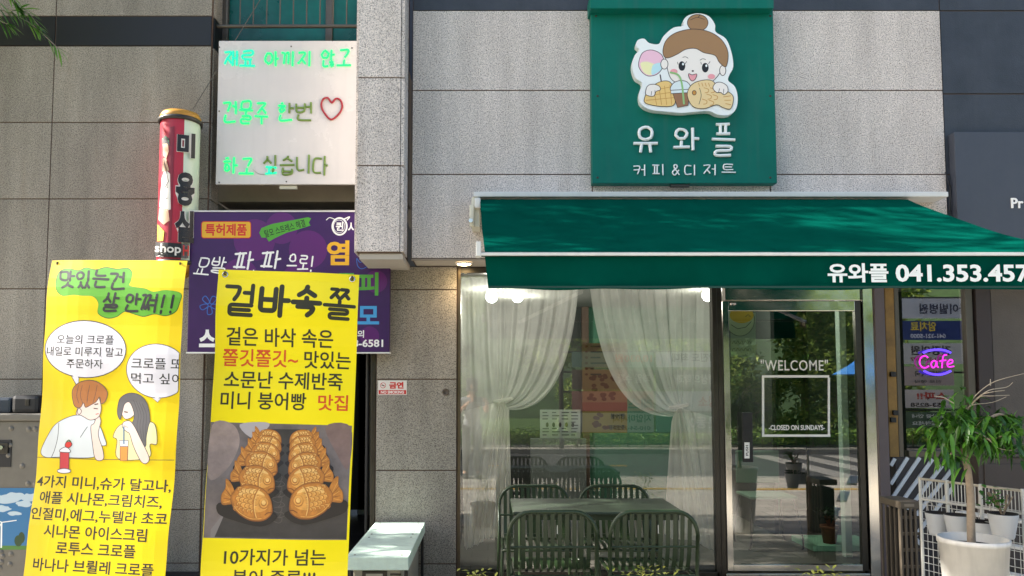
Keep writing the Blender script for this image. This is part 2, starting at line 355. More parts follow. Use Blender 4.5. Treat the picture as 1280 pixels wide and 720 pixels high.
def hand(text, adv=1.12, jit=.02, slant=0, space=.5):
    """strokes of hand lettering: list of (syllable index, polyline), 1 unit high; total width"""
    r = random.Random(text); x = 0; out = []
    for n, ch in enumerate(text):
        if ch == ' ': x += space; continue
        w = .55 if ch in '!,' else 1
        dy = r.uniform(-jit, jit) * 2
        for s in syllable(ch):
            out.append((n, [(x + (px + r.uniform(-jit, jit)) * w + slant * py, py + dy + r.uniform(-jit, jit)) for px, py in s]))
        x += adv * w
    return out, x - .12

def rounded(p, r=.12):
    p = [Vector(q) for q in p]; out = [p[0]]
    for i in range(1, len(p) - 1):
        a, b, c = p[i - 1], p[i], p[i + 1]; ra = min(r, (a - b).length * .45); rc = min(r, (c - b).length * .45)
        u = b + (a - b).normalized() * ra; v = b + (c - b).normalized() * rc
        for k in range(6): t = k / 5; out.append(u * (1 - t) ** 2 + b * 2 * t * (1 - t) + v * t * t)
    return out + [p[-1]]

class Face:
    """a flat printed surface: plane through o with axes u, v; pixels of the photo map onto it"""
    def __init__(s, o, u=(1, 0, 0), v=(0, 0, 1), step=.000015):
        s.o = Vector(o); s.u = Vector(u).normalized(); v = Vector(v); s.v = (v - s.u * v.dot(s.u)).normalized(); s.n = s.u.cross(s.v); s.k = 2; s.step = step; s.hold = False
    def uv(s, px, py):
        r = ray(px, py); t = (s.o - CAM).dot(s.n) / r.dot(s.n); d = CAM + r * t - s.o; return (d.dot(s.u), d.dot(s.v))
    def w(s, a, b, h): return s.o + s.u * a + s.v * b + s.n * h
    def h(s):
        if not s.hold: s.k += 1
        return s.k * s.step
    def poly(s, mb, pts, m, px=True):
        p = [s.uv(*q) for q in pts] if px else pts; h = s.h(); mb.add([s.w(a, b, h) for a, b in p], [tuple(range(len(p)))], m)
    def rect(s, mb, x0, y0, x1, y1, m): s.poly(mb, [(x0, y1), (x1, y1), (x1, y0), (x0, y0)], m)
    def ring(s, mb, pts, wd, m, closed=True, px=True):
        """a drawn line of width wd (metres)"""
        p = [Vector(s.uv(*q)) if px else Vector(q) for q in pts]; N = len(p); h = s.h(); L = []; Rr = []
        if N < 2: return
        for i in range(N):
            a = p[i - 1] if (i or closed) else p[0]; b = p[(i + 1) % N] if (i < N - 1 or closed) else p[-1]
            t = (b - a); t = t.normalized() if t.length > 1e-9 else Vector((1, 0)); q = Vector((-t.y, t.x)) * wd / 2; L.append(p[i] + q); Rr.append(p[i] - q)
        vs = [s.w(a.x, a.y, h) for a in L] + [s.w(a.x, a.y, h) for a in Rr]
        fs = [(i, (i + 1) % N, N + (i + 1) % N, N + i) for i in range(N if closed else N - 1)]
        if not closed:
            for e, q in ((0, p[0] - p[1]), (N - 1, p[-1] - p[-2])):
                a0 = math.atan2(q.y, q.x); cap = [(p[e].x + wd / 2 * math.cos(a0 + math.pi * (k / 6 - .5)), p[e].y + wd / 2 * math.sin(a0 + math.pi * (k / 6 - .5))) for k in range(7)]
                o = len(vs); vs += [s.w(x, y, h) for x, y in cap]; fs.append(tuple(range(o, o + 7)))
        mb.add(vs, fs, m)
    def shape(s, mb, pts, fill, line=None, wd=.004, n=5, sm=True):
        q = smooth(pts, True, n) if sm else [Vector(p) for p in pts]
        if fill: s.poly(mb, q, fill)
        if line: s.ring(mb, q, wd, line)
    def text(s, mb, body, cx, cy, wpx, hpx, m, bold=.01, rot=0, shear=0, extrude=0, lift=0, spacing=1, clip=None):
        """type set into the pixel box centred on cx, cy"""
        vs, fs, bb = text_mesh(body, bold, extrude, shear, spacing)
        c = Vector(s.uv(cx, cy)); W_ = (Vector(s.uv(cx + wpx / 2, cy)) - Vector(s.uv(cx - wpx / 2, cy))).length; H_ = (Vector(s.uv(cx, cy - hpx / 2)) - Vector(s.uv(cx, cy + hpx / 2))).length
        sx, sy = W_ / (bb[1] - bb[0]), H_ / (bb[3] - bb[2]); h = (s.k + 1) * s.step + .0003 + lift; co, si = math.cos(rot), math.sin(rot); out = []
        for v in vs:
            a = (v.x - (bb[0] + bb[1]) / 2) * sx; b = (v.y - (bb[2] + bb[3]) / 2) * sy
            a, b = a * co - b * si, a * si + b * co; a += c.x; b += c.y
            if clip is not None: a = min(a, clip)
            out.append(s.w(a, b, h + v.z * sy))
        mb.add(out, fs, m)
    def hand(s, mb, body, x0, y0, x1, y1, wd, m, rot=0, jit=.02, slant=0, sm=True, adv=1.12, space=.5):
        st, tw = hand(body, jit=jit, slant=slant, adv=adv, space=space); a0, b0 = s.uv(x0, y1); a1, b1 = s.uv(x1, y0); co, si = math.cos(rot), math.sin(rot)
        cu, cv = (a0 + a1) / 2, (b0 + b1) / 2
        for n, p in st:
            q = [Vector(((x / tw - .5) * (a1 - a0), (y - .5) * (b1 - b0))) for x, y in p]; q = [Vector((cu + v.x * co - v.y * si, cv + v.x * si + v.y * co)) for v in q]
            closed = len(p) > 10
            if sm and len(q) > 2 and not closed: q = smooth(q, False, 4)
            elif not sm and len(q) > 2 and not closed: q = rounded(q, wd * .7)
            s.ring(mb, q[:-1] if closed else q, wd, m, closed, px=False)

# ================================================================== SETTING: ground
Y_W, Y_P, Y_L, Y_LW, Y_G = 0.0, -.27, .5, .36, .42
ASPH = mat('asphalt', '#3f3f40', .9, var=.25, vscale=4, bump=.4, bscale=200)
PAV = paving('sidewalk paving', '#b9b2a5', '#a59e92', '#6a655d', .3, .3)
g = MB(); g.box(-160, 160, -160, 60, -.5, -.13, mat('earth', '#5a5244', .95, var=.2, vscale=.5)); struct(g.build('ground'))
g = MB(); g.box(-60, 60, -13, -6.9, -.129, -.12, ASPH); struct(g.build('road'))
g = MB(); g.box(-60, 60, -6.74, 8, -.128, 0, PAV); struct(g.build('sidewalk'))
g = MB(); g.box(-60, 60, -14.6, -13.16, -.127, 0, PAV); struct(g.build('far_sidewalk'))
g = MB(); g.box(-60, 60, -42, -14.6, -.126, -.01, mat('lawn', '#4c6a2a', .95, var=.3, vscale=3, bump=.8, bscale=60)); struct(g.build('lawn'))
g = MB(); [g.box(x, x + .99, y, y + .15, -.126, .005, CONC) for y in (-6.895, -13.155) for x in np.arange(-40, 40, 1.0)]; struct(g.build('kerb'))
TACT = mat('yellow tactile paving', '#b8922a', .8, var=.15)
g = MB(); g.box(-30, 30, -5.2, -5.06, .001, .006, TACT); struct(g.build('tactile_path'))
RP = mat('road paint', '#8f8d87', .8, var=.4, vscale=20)
g = MB()
for x in np.arange(6.6, 10.5, .9): g.box(x, x + .45, -12.6, -7.3, -.119, -.115, RP)
struct(g.build('crosswalk'))
g = MB()
for x in np.arange(-40, 1.6, 5): g.box(x, x + 3, -10.0, -9.88, -.119, -.115, mat('yellow road paint', '#c79a2c', .8, var=.1, vscale=20))
struct(g.build('road_line'))

# ================================================================== SETTING: the building fronts
def slab_wall(name, xs, zs, yf, depth, mats, label, backing=True, gap=.0045, parent=None):
    """stone slabs with real open joints in front of a sealant backing"""
    mb = MB()
    for i in range(len(xs) - 1):
        for j in range(len(zs) - 1):
            m = mats[j] if isinstance(mats, list) else mats
            mb.bbox(xs[i] + gap, xs[i + 1] - gap, yf, yf + .03, zs[j] + gap, zs[j + 1] - gap, m, .0022)
    if backing: mb.box(xs[0], xs[-1], yf + .008, yf + depth, zs[0], zs[-1], JOINT)
    return tag(mb.build(name), label, 'wall')
# upper wall over the shop
xL = XP(515, 0, 170); xR = XP(1181, 0, 170)
zr = [ZP(323, 0), ZP(218, 0), ZP(113, 0), ZP(13, 0)]
slab_wall('shop_upper_wall', [xL, XP(742, 0), XP(967, 0), xR], zr, 0, .38, GR, 'pale speckled granite wall above the awning, carrying the green cartoon sign')
slab_wall('navy_stone_band', [xL, XP(870, 0, 0), xR], [zr[3], zr[3] + .75, zr[3] + 1.6, zr[3] + 3.4], .004, .37, NAVY, 'dark navy stone band running along the top above the granite')
slab_wall('navy_stone_wall', [xR, xR + 1.05, xR + 2.4], [ZP(323, 0), ZP(218, 0), ZP(117, 0), ZP(13, 0), zr[3] + .75, zr[3] + 3.4], .006, .37, NAVY, 'dark navy slate wall at the upper right beside the pale granite')
# pillar, projecting
pf = [ZP(315, Y_P), ZP(207, Y_P), ZP(97, Y_P), ZP(-14, Y_P), ZP(-125, Y_P), ZP(-260, Y_P)]
px0, px1 = XP(446.5, Y_P, 200), XP(505, Y_P, 200)
mb = MB()
for j in range(5):
    mb.bbox(px0, px1 - .03, Y_P, Y_P + .03, pf[j] + .0045, pf[j + 1] - .0045, GR, .0022)
    mb.bbox(px1 - .027, px1, Y_P + .006, .0, pf[j] + .0045, pf[j + 1] - .0045, GR, .003)
mb.box(px0 + .004, px1 - .03, Y_P + .01, .34, pf[0] - .004, pf[-1], JOINT)
mb.bbox(px0 - .018, px0 - .004, Y_P + .02, .34, pf[0], pf[-1], GR, .002)
mb.box(px0 + .02, px1 - .01, Y_P + .03, .3, pf[0] - .05, pf[0] - .006, SOFFIT)
tag(mb.build('granite_pillar'), 'projecting pale granite pier between the white light sign and the cafe wall', 'pillar')
# lower wall by the window
lz = [0, ZP(705, Y_LW), ZP(588, Y_LW), ZP(474, Y_LW), ZP(362, Y_LW), ZP(333, Y_LW)]
slab_wall('cafe_lower_wall', [XP(470, Y_LW, 500), XP(571, Y_LW, 500)], lz, Y_LW, .5, GRL, 'granite pier with shade toned into its brownish colour under the soffit with the no smoking sign on it')
# soffit and downlight
mb = MB(); zs = ZP(323, 0) - .002
mb.box(xL + .01, 5.6, .012, 3.6, zs + .001, zs + .05, SOFFIT); mb.box(xL, xR + 2.4, -.002, .03, zs - .012, zs - .001, mat('soffit trim', '#8d8174', .6))
tag(mb.build('soffit'), 'beige soffit board under the granite wall above the cafe window', 'ceiling')
dl = P(580, 336, .2); dl.z = zs
t = thing('downlight', 'small round warm downlight lit in the soffit at the window corner', 'lamp', (dl.x, .2, zs))
mb = MB(); mb.lathe([(.07, 0), (.07, -.012), (.055, -.014), (.055, -.004)], (dl.x, .2, zs), WHITE); mb.build('bezel', t)
mb = MB(); mb.lathe([(.054, -.011), (.03, -.02), (.001, -.023)], (dl.x, .2, zs), mat('lit warm diffuser', (1, .8, .5), .5, emit=(1, .72, .36), estr=14)); mb.build('diffuser', t)
l = bpy.data.lights.new('downlight_lamp', 'SPOT'); l.energy = 2.5; l.color = (1, .72, .42); l.spot_size = R(140); l.spot_blend = .8; l.shadow_soft_size = .05
lo = bpy.data.objects.new('downlight_lamp', l); COL.objects.link(lo); lo.location = (dl.x, .2, zs - .04); lo.parent = t; lo.matrix_parent_inverse = Matrix.Translation(-t.location)

# left building
lx = [XP(-260, Y_L, 200), XP(67, Y_L, 100), XP(262, Y_L, 150)]
lzz = [0, ZP(704, Y_L), ZP(637, Y_L), ZP(588, Y_L), ZP(474, Y_L), ZP(361, Y_L), ZP(248.5, Y_L), ZP(153, Y_L), ZP(57.5, Y_L), ZP(20, Y_L), ZP(-76, Y_L), ZP(-180, Y_L), ZP(-260, Y_L)]
slab_wall('neighbour_granite_wall', lx, lzz, Y_L, .24, [GRL] * 8 + [BLACK_ST] + [GRL] * 3, 'shade-toned granite wall on the left with a black stone band near the top')
mb = MB()
rx = lx[2]
for j in range(len(lzz) - 1):
    mb.bbox(rx - .02, rx + .012, Y_L + .034, Y_L + .22, lzz[j] + .004, lzz[j + 1] - .004, BLACK_ST if j == 8 else GRL, .002)
tag(mb.build('neighbour_wall_return'), 'narrow granite return at the edge of the left wall beside the white sign', 'wall')
# recess: lintel, window with bars
Y_R = .72
x0, x1 = rx + .012, px0 - .02
mb = MB(); mb.bbox(x0, 0.3 + x1, Y_R, Y_R + .3, ZP(252, Y_R), ZP(85, Y_R), mat('beige stone lintel', '#8f8372', .8, var=.1, bump=.2, bscale=120), .004)
tag(mb.build('recess_lintel'), 'beige stone lintel behind the white light sign over the passage', 'wall')
zw = ZP(85, Y_R)
t = thing('barred_window', 'teal tinted window behind metal bars at the top of the recess', 'window', ((x0 + x1) / 2, Y_R, zw))
BRZ = mat('bronze aluminium', '#5e5850', .4, metal=.5, var=.1)
mb = MB()
for (a, b) in ((x0, x0 + .05), (x0 + .93, x0 + .99), (x1 + .1, x1 + .2)): mb.bbox(a, b, Y_R + .0, Y_R + .08, zw, zw + 2.2, BRZ, .004)
mb.bbox(x0 + .051, x0 + .929, Y_R + .004, Y_R + .07, zw + .001, zw + .05, BRZ, .004); mb.bbox(x0 + .991, x1 + .099, Y_R + .004, Y_R + .07, zw + .001, zw + .05, BRZ, .004)
mb.build('frame', t)
mb = MB(); mb.box(x0, x1 + .2, Y_R + .04, Y_R + .046, zw + .02, zw + 2.2, mat('teal film glass', '#06605a', .3, var=.4, vscale=1.6, spec=.35)); mb.build('pane', t)
mb = MB(); zb = ZP(33, Y_R - .12); mb.tube([(x0 - .03, Y_R - .12, zb), (x1 + .2, Y_R - .12, zb)], .017, BRZ); mb.tube([(x0 - .03, Y_R - .12, zb + .9), (x1 + .2, Y_R - .12, zb + .9)], .014, BRZ)
mb.tube([(x0 - .03, Y_R - .12, zb), (x0 - .03, Y_R + .04, zb)], .014, BRZ)
for i in range(12): mb.tube([(x0 + .08 + i * .118, Y_R - .12, zb), (x0 + .08 + i * .118, Y_R - .12, zb + .9)], .006, BRZ)
mb.build('bars', t)
# passage behind the signs
mb = MB(); TILE = paving('dark deck boards', '#3a3532', '#2e2a29', '#141312', 1.2, .14, .6)
mb.box(rx - .3, XP(470, Y_LW) + .3, .35, 7, .001, .02, TILE); struct(mb.build('passage_floor'))
mb = MB(); xa = rx - .02; xb = XP(470, Y_LW) + .02
GREYW = mat('passage plaster', '#6b6a63', .9, var=.12)
mb.box(xa - .2, xa, Y_L + .25, 7, 0, 3.2, GREYW); mb.box(xb + .001, xb + .1, .87, 7, 0, 3.2, GREYW); mb.box(xa, xb, .75, 7, 2.9, 3.1, GREYW)
tag(mb.build('passage_walls'), 'dim grey plaster walls of the passage behind the purple sign', 'wall')
SAGE = mat('sage steel', '#7a7c70', .5, var=.06)
mb = MB(); a = P(448, 500, 3.4); b = P(466, 500, 3.4)
mb.bbox(a.x, b.x, 3.4, 3.5, .02, 2.9, SAGE, .01); mb.bbox(b.x - .04, b.x, 3.37, 3.4, .02, 2.9, SAGE, .004)
tag(mb.build('passage_door_post'), 'grey green steel door post standing inside the passage', 'post')
mb = MB(); q = P(459.5, 500, .5); mb.tube([(q.x, .5, 0), (q.x, .5, 2.9)], .018, BLACK)
tag(mb.build('drain_pipe'), 'thin black pipe running down the mouth of the passage', 'pipe')
mb = MB(); mb.bbox(xb - .06, xb - .02, .39, .45, 0, 2.6, STEEL_D, .004)
tag(mb.build('corner_trim'), 'dark metal corner trim beside the granite pier', 'trim')
# building mass above, behind and to the sides (casts the shade of the block)
mb = MB(); mb.box(-14, lx[0] + .01, .52, 10, 0, 9, GRL); mb.box(-14, 14, 3.7, 12, 4.8, 10, NAVY)
mb.box(xR + 2.41, 14, .02, 10, 0, 9, NAVY)
tag(mb.build('building_block'), 'rest of the stone building beyond the frame', 'building')

# ================================================================== SETTING: cafe room
FLOORM = mat('cafe floor tile', '#5b5a55', .5, var=.1); FY = .08
rx0, rx1 = XP(571, Y_LW, 500), 5.2
CLB = mat('cafe ceiling', '#8b8d88', .9)
GRNW = mat('green painted wall', '#3d6a55', .8, var=.08); GREYP = mat('grey panel', '#5d625f', .7, var=.06)
mb = MB(); mb.box(rx0 - .1, rx1, Y_G + .03, 5.0, .001, FY, FLOORM); struct(mb.build('cafe_floor'))
mb = MB(); zc = zs - .02; mb.box(rx0, rx1, Y_G + .1, 4.6, zc, zc + .018, CLB); struct(mb.build('cafe_ceiling'))
YB = 3.4
mb = MB(); bx = lambda px: XP(px, YB, 520)
mb.box(rx0 - 1.6, bx(728), YB, YB + .1, FY, zc, DARKWALL); mb.box(bx(735), rx1, YB, YB + .1, FY, zc, GRNW)
mb.box(rx0 - .1, rx0 - .0, Y_LW + .5, YB, FY, zc, DARKWALL); mb.box(rx1, rx1 + .1, Y_G, YB, FY, zc, DARKWALL)
tag(mb.build('cafe_back_wall'), 'dark and green painted back wall inside the cafe', 'wall')
mb = MB(); mb.bbox(bx(727.5), bx(736), YB - .08, YB + .05, FY, zc, mat('brown wood post', '#4b3b30', .7), .006); tag(mb.build('wood_post'), 'brown wooden post on the back wall of the cafe', 'post')
mb = MB(); mb.bbox(bx(660), bx(726), YB - .5, YB - .44, FY, ZP(548, YB - .5), GREYP, .006); tag(mb.build('room_divider'), 'low grey panel standing inside behind the green table', 'panel')
mb = MB(); mb.box(bx(905), bx(909), YB - 1.6, YB, FY, zc, DARKWALL); tag(mb.build('partition_wall'), 'dark partition inside between window and door', 'wall')

# shop front frames and glass
ztop = zs - .004
def fr(mbx, x0, x1, m, y0=Y_G - .03, y1=Y_G + .05, z0=0.0, z1=None, py=540): mbx.bbox(XP(x0, y0, py), XP(x1, y0, py), y0, y1, z0, ztop if z1 is None else z1, m, .003)
t = thing('cafe_window', 'large clear shop window with sheer curtains behind it', 'window', (XP(735, Y_G), Y_G, 0))
mb = MB(); BRSH = mat('bronze window profile', '#6b5f50', .35, metal=.7, var=.1)
fr(mb, 571.5, 575.5, BRSH); fr(mb, 893, 899, STEEL_D); mb.bbox(XP(575.6, Y_G), XP(892.9, Y_G), Y_G - .03, Y_G + .05, 0, ZP(714, Y_G), STEEL_D, .003)
mb.bbox(XP(575.6, Y_G), XP(892.9, Y_G), Y_G - .025, Y_G + .05, ztop - .05, ztop, STEEL_D, .003); mb.build('frame', t)
GL = glass('shop glass', refl=3.4)
mb = MB(); mb.add([(XP(574, Y_G), Y_G, .06), (XP(895, Y_G), Y_G, .06), (XP(895, Y_G), Y_G, ztop - .02), (XP(574, Y_G), Y_G, ztop - .02)], [(0, 1, 2, 3)], GL); mb.build('pane', t)
# door
Y_D = Y_G - .02
t = thing('glass_door', 'stainless framed glass door with white welcome lettering and a square outline', 'door', (XP(990, Y_D), Y_D, 0))
mb = MB()
zd0 = ZP(713, Y_D); zt1 = ZP(376.5, Y_D); zt0 = ZP(389, Y_D); d0 = XP(905.5, Y_D, 540); d1 = XP(1079, Y_D, 540); dg0 = XP(913, Y_D, 540); dg1 = XP(1072, Y_D, 540)
mb.bbox(d0, dg0, Y_D - .02, Y_D + .03, zd0, zt1, STEEL, .003); mb.bbox(dg1, d1, Y_D - .02, Y_D + .03, zd0, zt1, STEEL_D, .003)
mb.bbox(dg0 + .001, dg1 - .001, Y_D - .02, Y_D + .03, zt0, zt1, STEEL, .003); mb.bbox(dg0 + .001, dg1 - .001, Y_D - .02, Y_D + .03, zd0, zd0 + .05, STEEL, .003)
mb.build('frame', t)
mb = MB(); mb.add([(dg0, Y_D, zd0), (dg1, Y_D, zd0), (dg1, Y_D, zt0), (dg0, Y_D, zt0)], [(0, 1, 2, 3)], glass('door glass', (.78, .9, .82), refl=5.0)); mb.build('pane', t)
F = Face((0, Y_D - .006, 0)); mb = MB()
F.text(mb, '"WELCOME"', 993, 456.5, 84, 13.5, WHITE, .006, spacing=1.1)
for a in ((952.5, 469, 1036.5, 472), (952.5, 543, 1038, 546), (952.5, 472, 955.3, 543), (1034.8, 472, 1037.5, 543)): F.rect(mb, *a, WHITE)
F.text(mb, '-CLOSED ON SUNDAYS-', 996, 534.5, 70, 6.5, WHITE, .025); mb.build('lettering', t)
mb = MB(); h0 = XP(925, Y_D, 545); h1 = XP(937.5, Y_D, 545); mb.bbox(h0, h1, Y_D - .07, Y_D - .045, ZP(577.5, Y_D - .05), ZP(515.5, Y_D - .05), BLACK, .006)
for z in (ZP(570, Y_D), ZP(523, Y_D)): mb.tube([((h0 + h1) / 2, Y_D - .05, z), ((h0 + h1) / 2, Y_D - .018, z)], .012, STEEL)
ho = mb.build('handle', t)
F = Face((0, Y_D - .0715, 0)); mb = MB(); F.rect(mb, 930.5, 553, 937, 573, WHITE); F.text(mb, 'PUSH', 933.8, 563, 13, 3.4, BLACK, .02, rot=R(90)); mb.build('push_label', ho)
for px in (913.5, 917.5):
    mb = MB(); mb.lathe([(.012, 0), (.012, .01), (.001, .011)], (0, 0, 0), CHROME, 12); mb.v = [(x + XP(px, Y_D), Y_D - .021 - z, ZP(380, Y_D) + y) for x, y, z in mb.v]; mb.build('lock', t)
# door frame
mb = MB(); fr(mb, 899.3, 905.2, STEEL_D, z1=None); fr(mb, 1083.5, 1098, STEEL, Y_G - .06, Y_G + .05); fr(mb, 1079.5, 1083.2, BLACK, Y_G - .02)
mb.bbox(XP(905.5, Y_G, 400), XP(1083, Y_G, 400), Y_G - .035, Y_G + .05, ZP(376, Y_G), ztop, STEEL, .003); mb.bbox(XP(899, Y_G), XP(1083, Y_G, 700), Y_G - .06, Y_G + .05, 0, ZP(715, Y_G), STEEL, .003)
tag(mb.build('door_frame'), 'polished steel frame and posts around the glass door', 'door frame')
mb = MB(); fr(mb, 1098.5, 1111, MAUVE, Y_G - .08, Y_G + .06); tag(mb.build('steel_column'), 'slim mauve grey column right of the steel door post', 'column')
# right hand window bay
OCH = mat('ochre plywood', '#8a6a34', .6, var=.3, vscale=7)
zsill = ZP(571, Y_G)
t = thing('side_window', 'dark side window bay with a neon sign and reflected banners in its pane', 'window', (XP(1170, Y_G), Y_G, 0))
mb = MB(); fr(mb, 1111.5, 1123, OCH, Y_G - .02, Y_G + .05, zsill, None); mb.build('wood_jamb', t)
mb = MB(); fr(mb, 1123.5, 1129, BRZ, Y_G - .02, Y_G + .05, zsill); fr(mb, 1213, 1222, BRZ, Y_G - .03, Y_G + .05, zsill); mb.bbox(XP(1129, Y_G), XP(1213, Y_G), Y_G - .02, Y_G + .05, zsill, zsill + .05, BRZ, .003); mb.build('frame', t)
mb = MB(); mb.add([(XP(1128, Y_G), Y_G, zsill), (XP(1214, Y_G), Y_G, zsill), (XP(1214, Y_G), Y_G, ztop), (XP(1128, Y_G), Y_G, ztop)], [(0, 1, 2, 3)], glass('side glass', (.7, .72, .7), refl=5.5)); mb.build('pane', t)
for (px, py) in ((1116, 468), (1119, 516), (1116, 525)):
    mb = MB(); c = P(px, py, Y_G - .03); mb.bbox(c.x - .022, c.x + .022, Y_G - .045, Y_G - .022, c.z - .02, c.z + .02, BLACK, .004); mb.build('clip', t)
mb = MB(); mb.bbox(XP(1111.5, Y_G), XP(1226, Y_G), Y_G - .02, Y_G + .06, 0, zsill - .002, mat('charcoal panel', '#332f31', .6, var=.06), .003)
pn = tag(mb.build('panel_below_window'), 'charcoal panel with white diagonal slats under the side window', 'panel')
F = Face((0, Y_G - .021, 0)); SLW = mat('white slat', '#c9cfd6', .5)
for (xa, ya, xb_, yb) in ((1113, 582, 1118, 573), (1113, 605, 1134, 572), (1113, 625, 1149, 572), (1114, 645, 1165, 574), (1115, 663, 1177, 582), (1118, 678, 1190, 586), (1128, 690, 1190, 610), (1112, 676, 1129, 655), (1119, 664, 1133, 682), (1114, 680, 1136, 706), (1114, 700, 1127, 714), (1126, 652, 1150, 680)):
    mb = MB(); a = Vector(F.uv(xa, ya)); b = Vector(F.uv(xb_, yb)); d = (b - a).normalized(); q = Vector((-d.y, d.x)) * .014; h0_ = F.h() * .3
    pts = [a + q, b + q, b - q, a - q]; vs = [F.w(p.x, p.y, .0) for p in pts] + [F.w(p.x, p.y, .012 + h0_) for p in pts]
    mb.add(vs, [(3, 2, 1, 0), (4, 5, 6, 7), (0, 1, 5, 4), (1, 2, 6, 5), (2, 3, 7, 6), (3, 0, 4, 7)], SLW); mb.build('slat', pn)
mb = MB(); fr(mb, 1226.5, 1245, mat('plum painted board', '#39302f', .6, var=.08), Y_G - .05, Y_G + .1); tag(mb.build('plum_board'), 'dark plum board standing between side window and grey wall', 'wall')
mb = MB(); fr(mb, 1245.5, 1420, mat('taupe render', '#5f5852', .85, var=.14, vscale=3, bump=.2, streak=.2), Y_G - .03, Y_G + .1); tag(mb.build('taupe_wall'), 'plain taupe wall at the right edge behind the potted tree', 'wall')
t = thing('meter_cabinet', 'dark brown metal cabinet low on the wall behind the potted tree', 'cabinet', (XP(1255, .25), .25, 0)); CABM = mat('brown cabinet', '#4a403b', .55, var=.08)
mb = MB(); a0, a1, b0, b1 = RC(1226, 572, 1330, 730, .25); mb.bbox(a0, a1, .25, Y_G - .052, 0, b1, CABM, .005); mb.build('body', t)
mb = MB(); mb.bbox(a0 - .012, a1 + .01, .235, Y_G - .053, b1 + .001, b1 + .03, CABM, .006); mb.build('lid', t)
mb = MB(); mb.bbox(a0 + .04, a0 + .4, .238, .249, .1, b1 - .05, CABM, .004); mb.build('door', t)
# dark backdrop added behind the side window, standing in for the dim room
mb = MB(); xw0, xw1 = XP(1100, Y_G), XP(1235, Y_G); mb.box(xw0, xw1 + .3, 1.9, 2, 0, zc, mat('added dark green backdrop', '#333f38', .8, var=.1))
tag(mb.build('dark_backdrop'), 'added dark green backdrop inside behind the side window', 'wall')

# ================================================================== cafe interior things
def lampbulb(px, py, Y, label):
    c = P(px, py, Y); t = thing('ceiling_lamp', label, 'lamp', (c.x, Y, c.z), 'lit globe lamps inside the cafe')
    mb = MB(); mb.lathe([(.001, .06)] + [(.06 * math.sin(a), .06 * math.cos(a)) for a in np.linspace(.2, 2.9, 10)] + [(.001, -.06)], (c.x, Y, c.z), mat('lit white globe', (1, 1, 1), .4, emit=(1, .97, .9), estr=9), 18); mb.build('globe', t)
    mb = MB(); mb.tube([(c.x, Y, c.z + .055), (c.x, Y, zc)], .008, BLACK); mb.build('cord', t)
    l = bpy.data.lights.new('lamp_light', 'POINT'); l.energy = 10; l.color = (1, .93, .82); l.shadow_soft_size = .06
    o = bpy.data.objects.new('lamp_light', l); COL.objects.link(o); o.location = (c.x, Y - .02, c.z - .1); o.parent = t; o.matrix_parent_inverse = Matrix.Translation(-t.location)
lampbulb(614.5, 371, 1.7, 'lit white globe lamp behind the left end of the awning valance')
lampbulb(647, 371, 2.3, 'lit white globe lamp, right hand of the two by the left curtain')
lampbulb(885, 369, 1.7, 'lit white globe lamp above the right curtain next to the door')

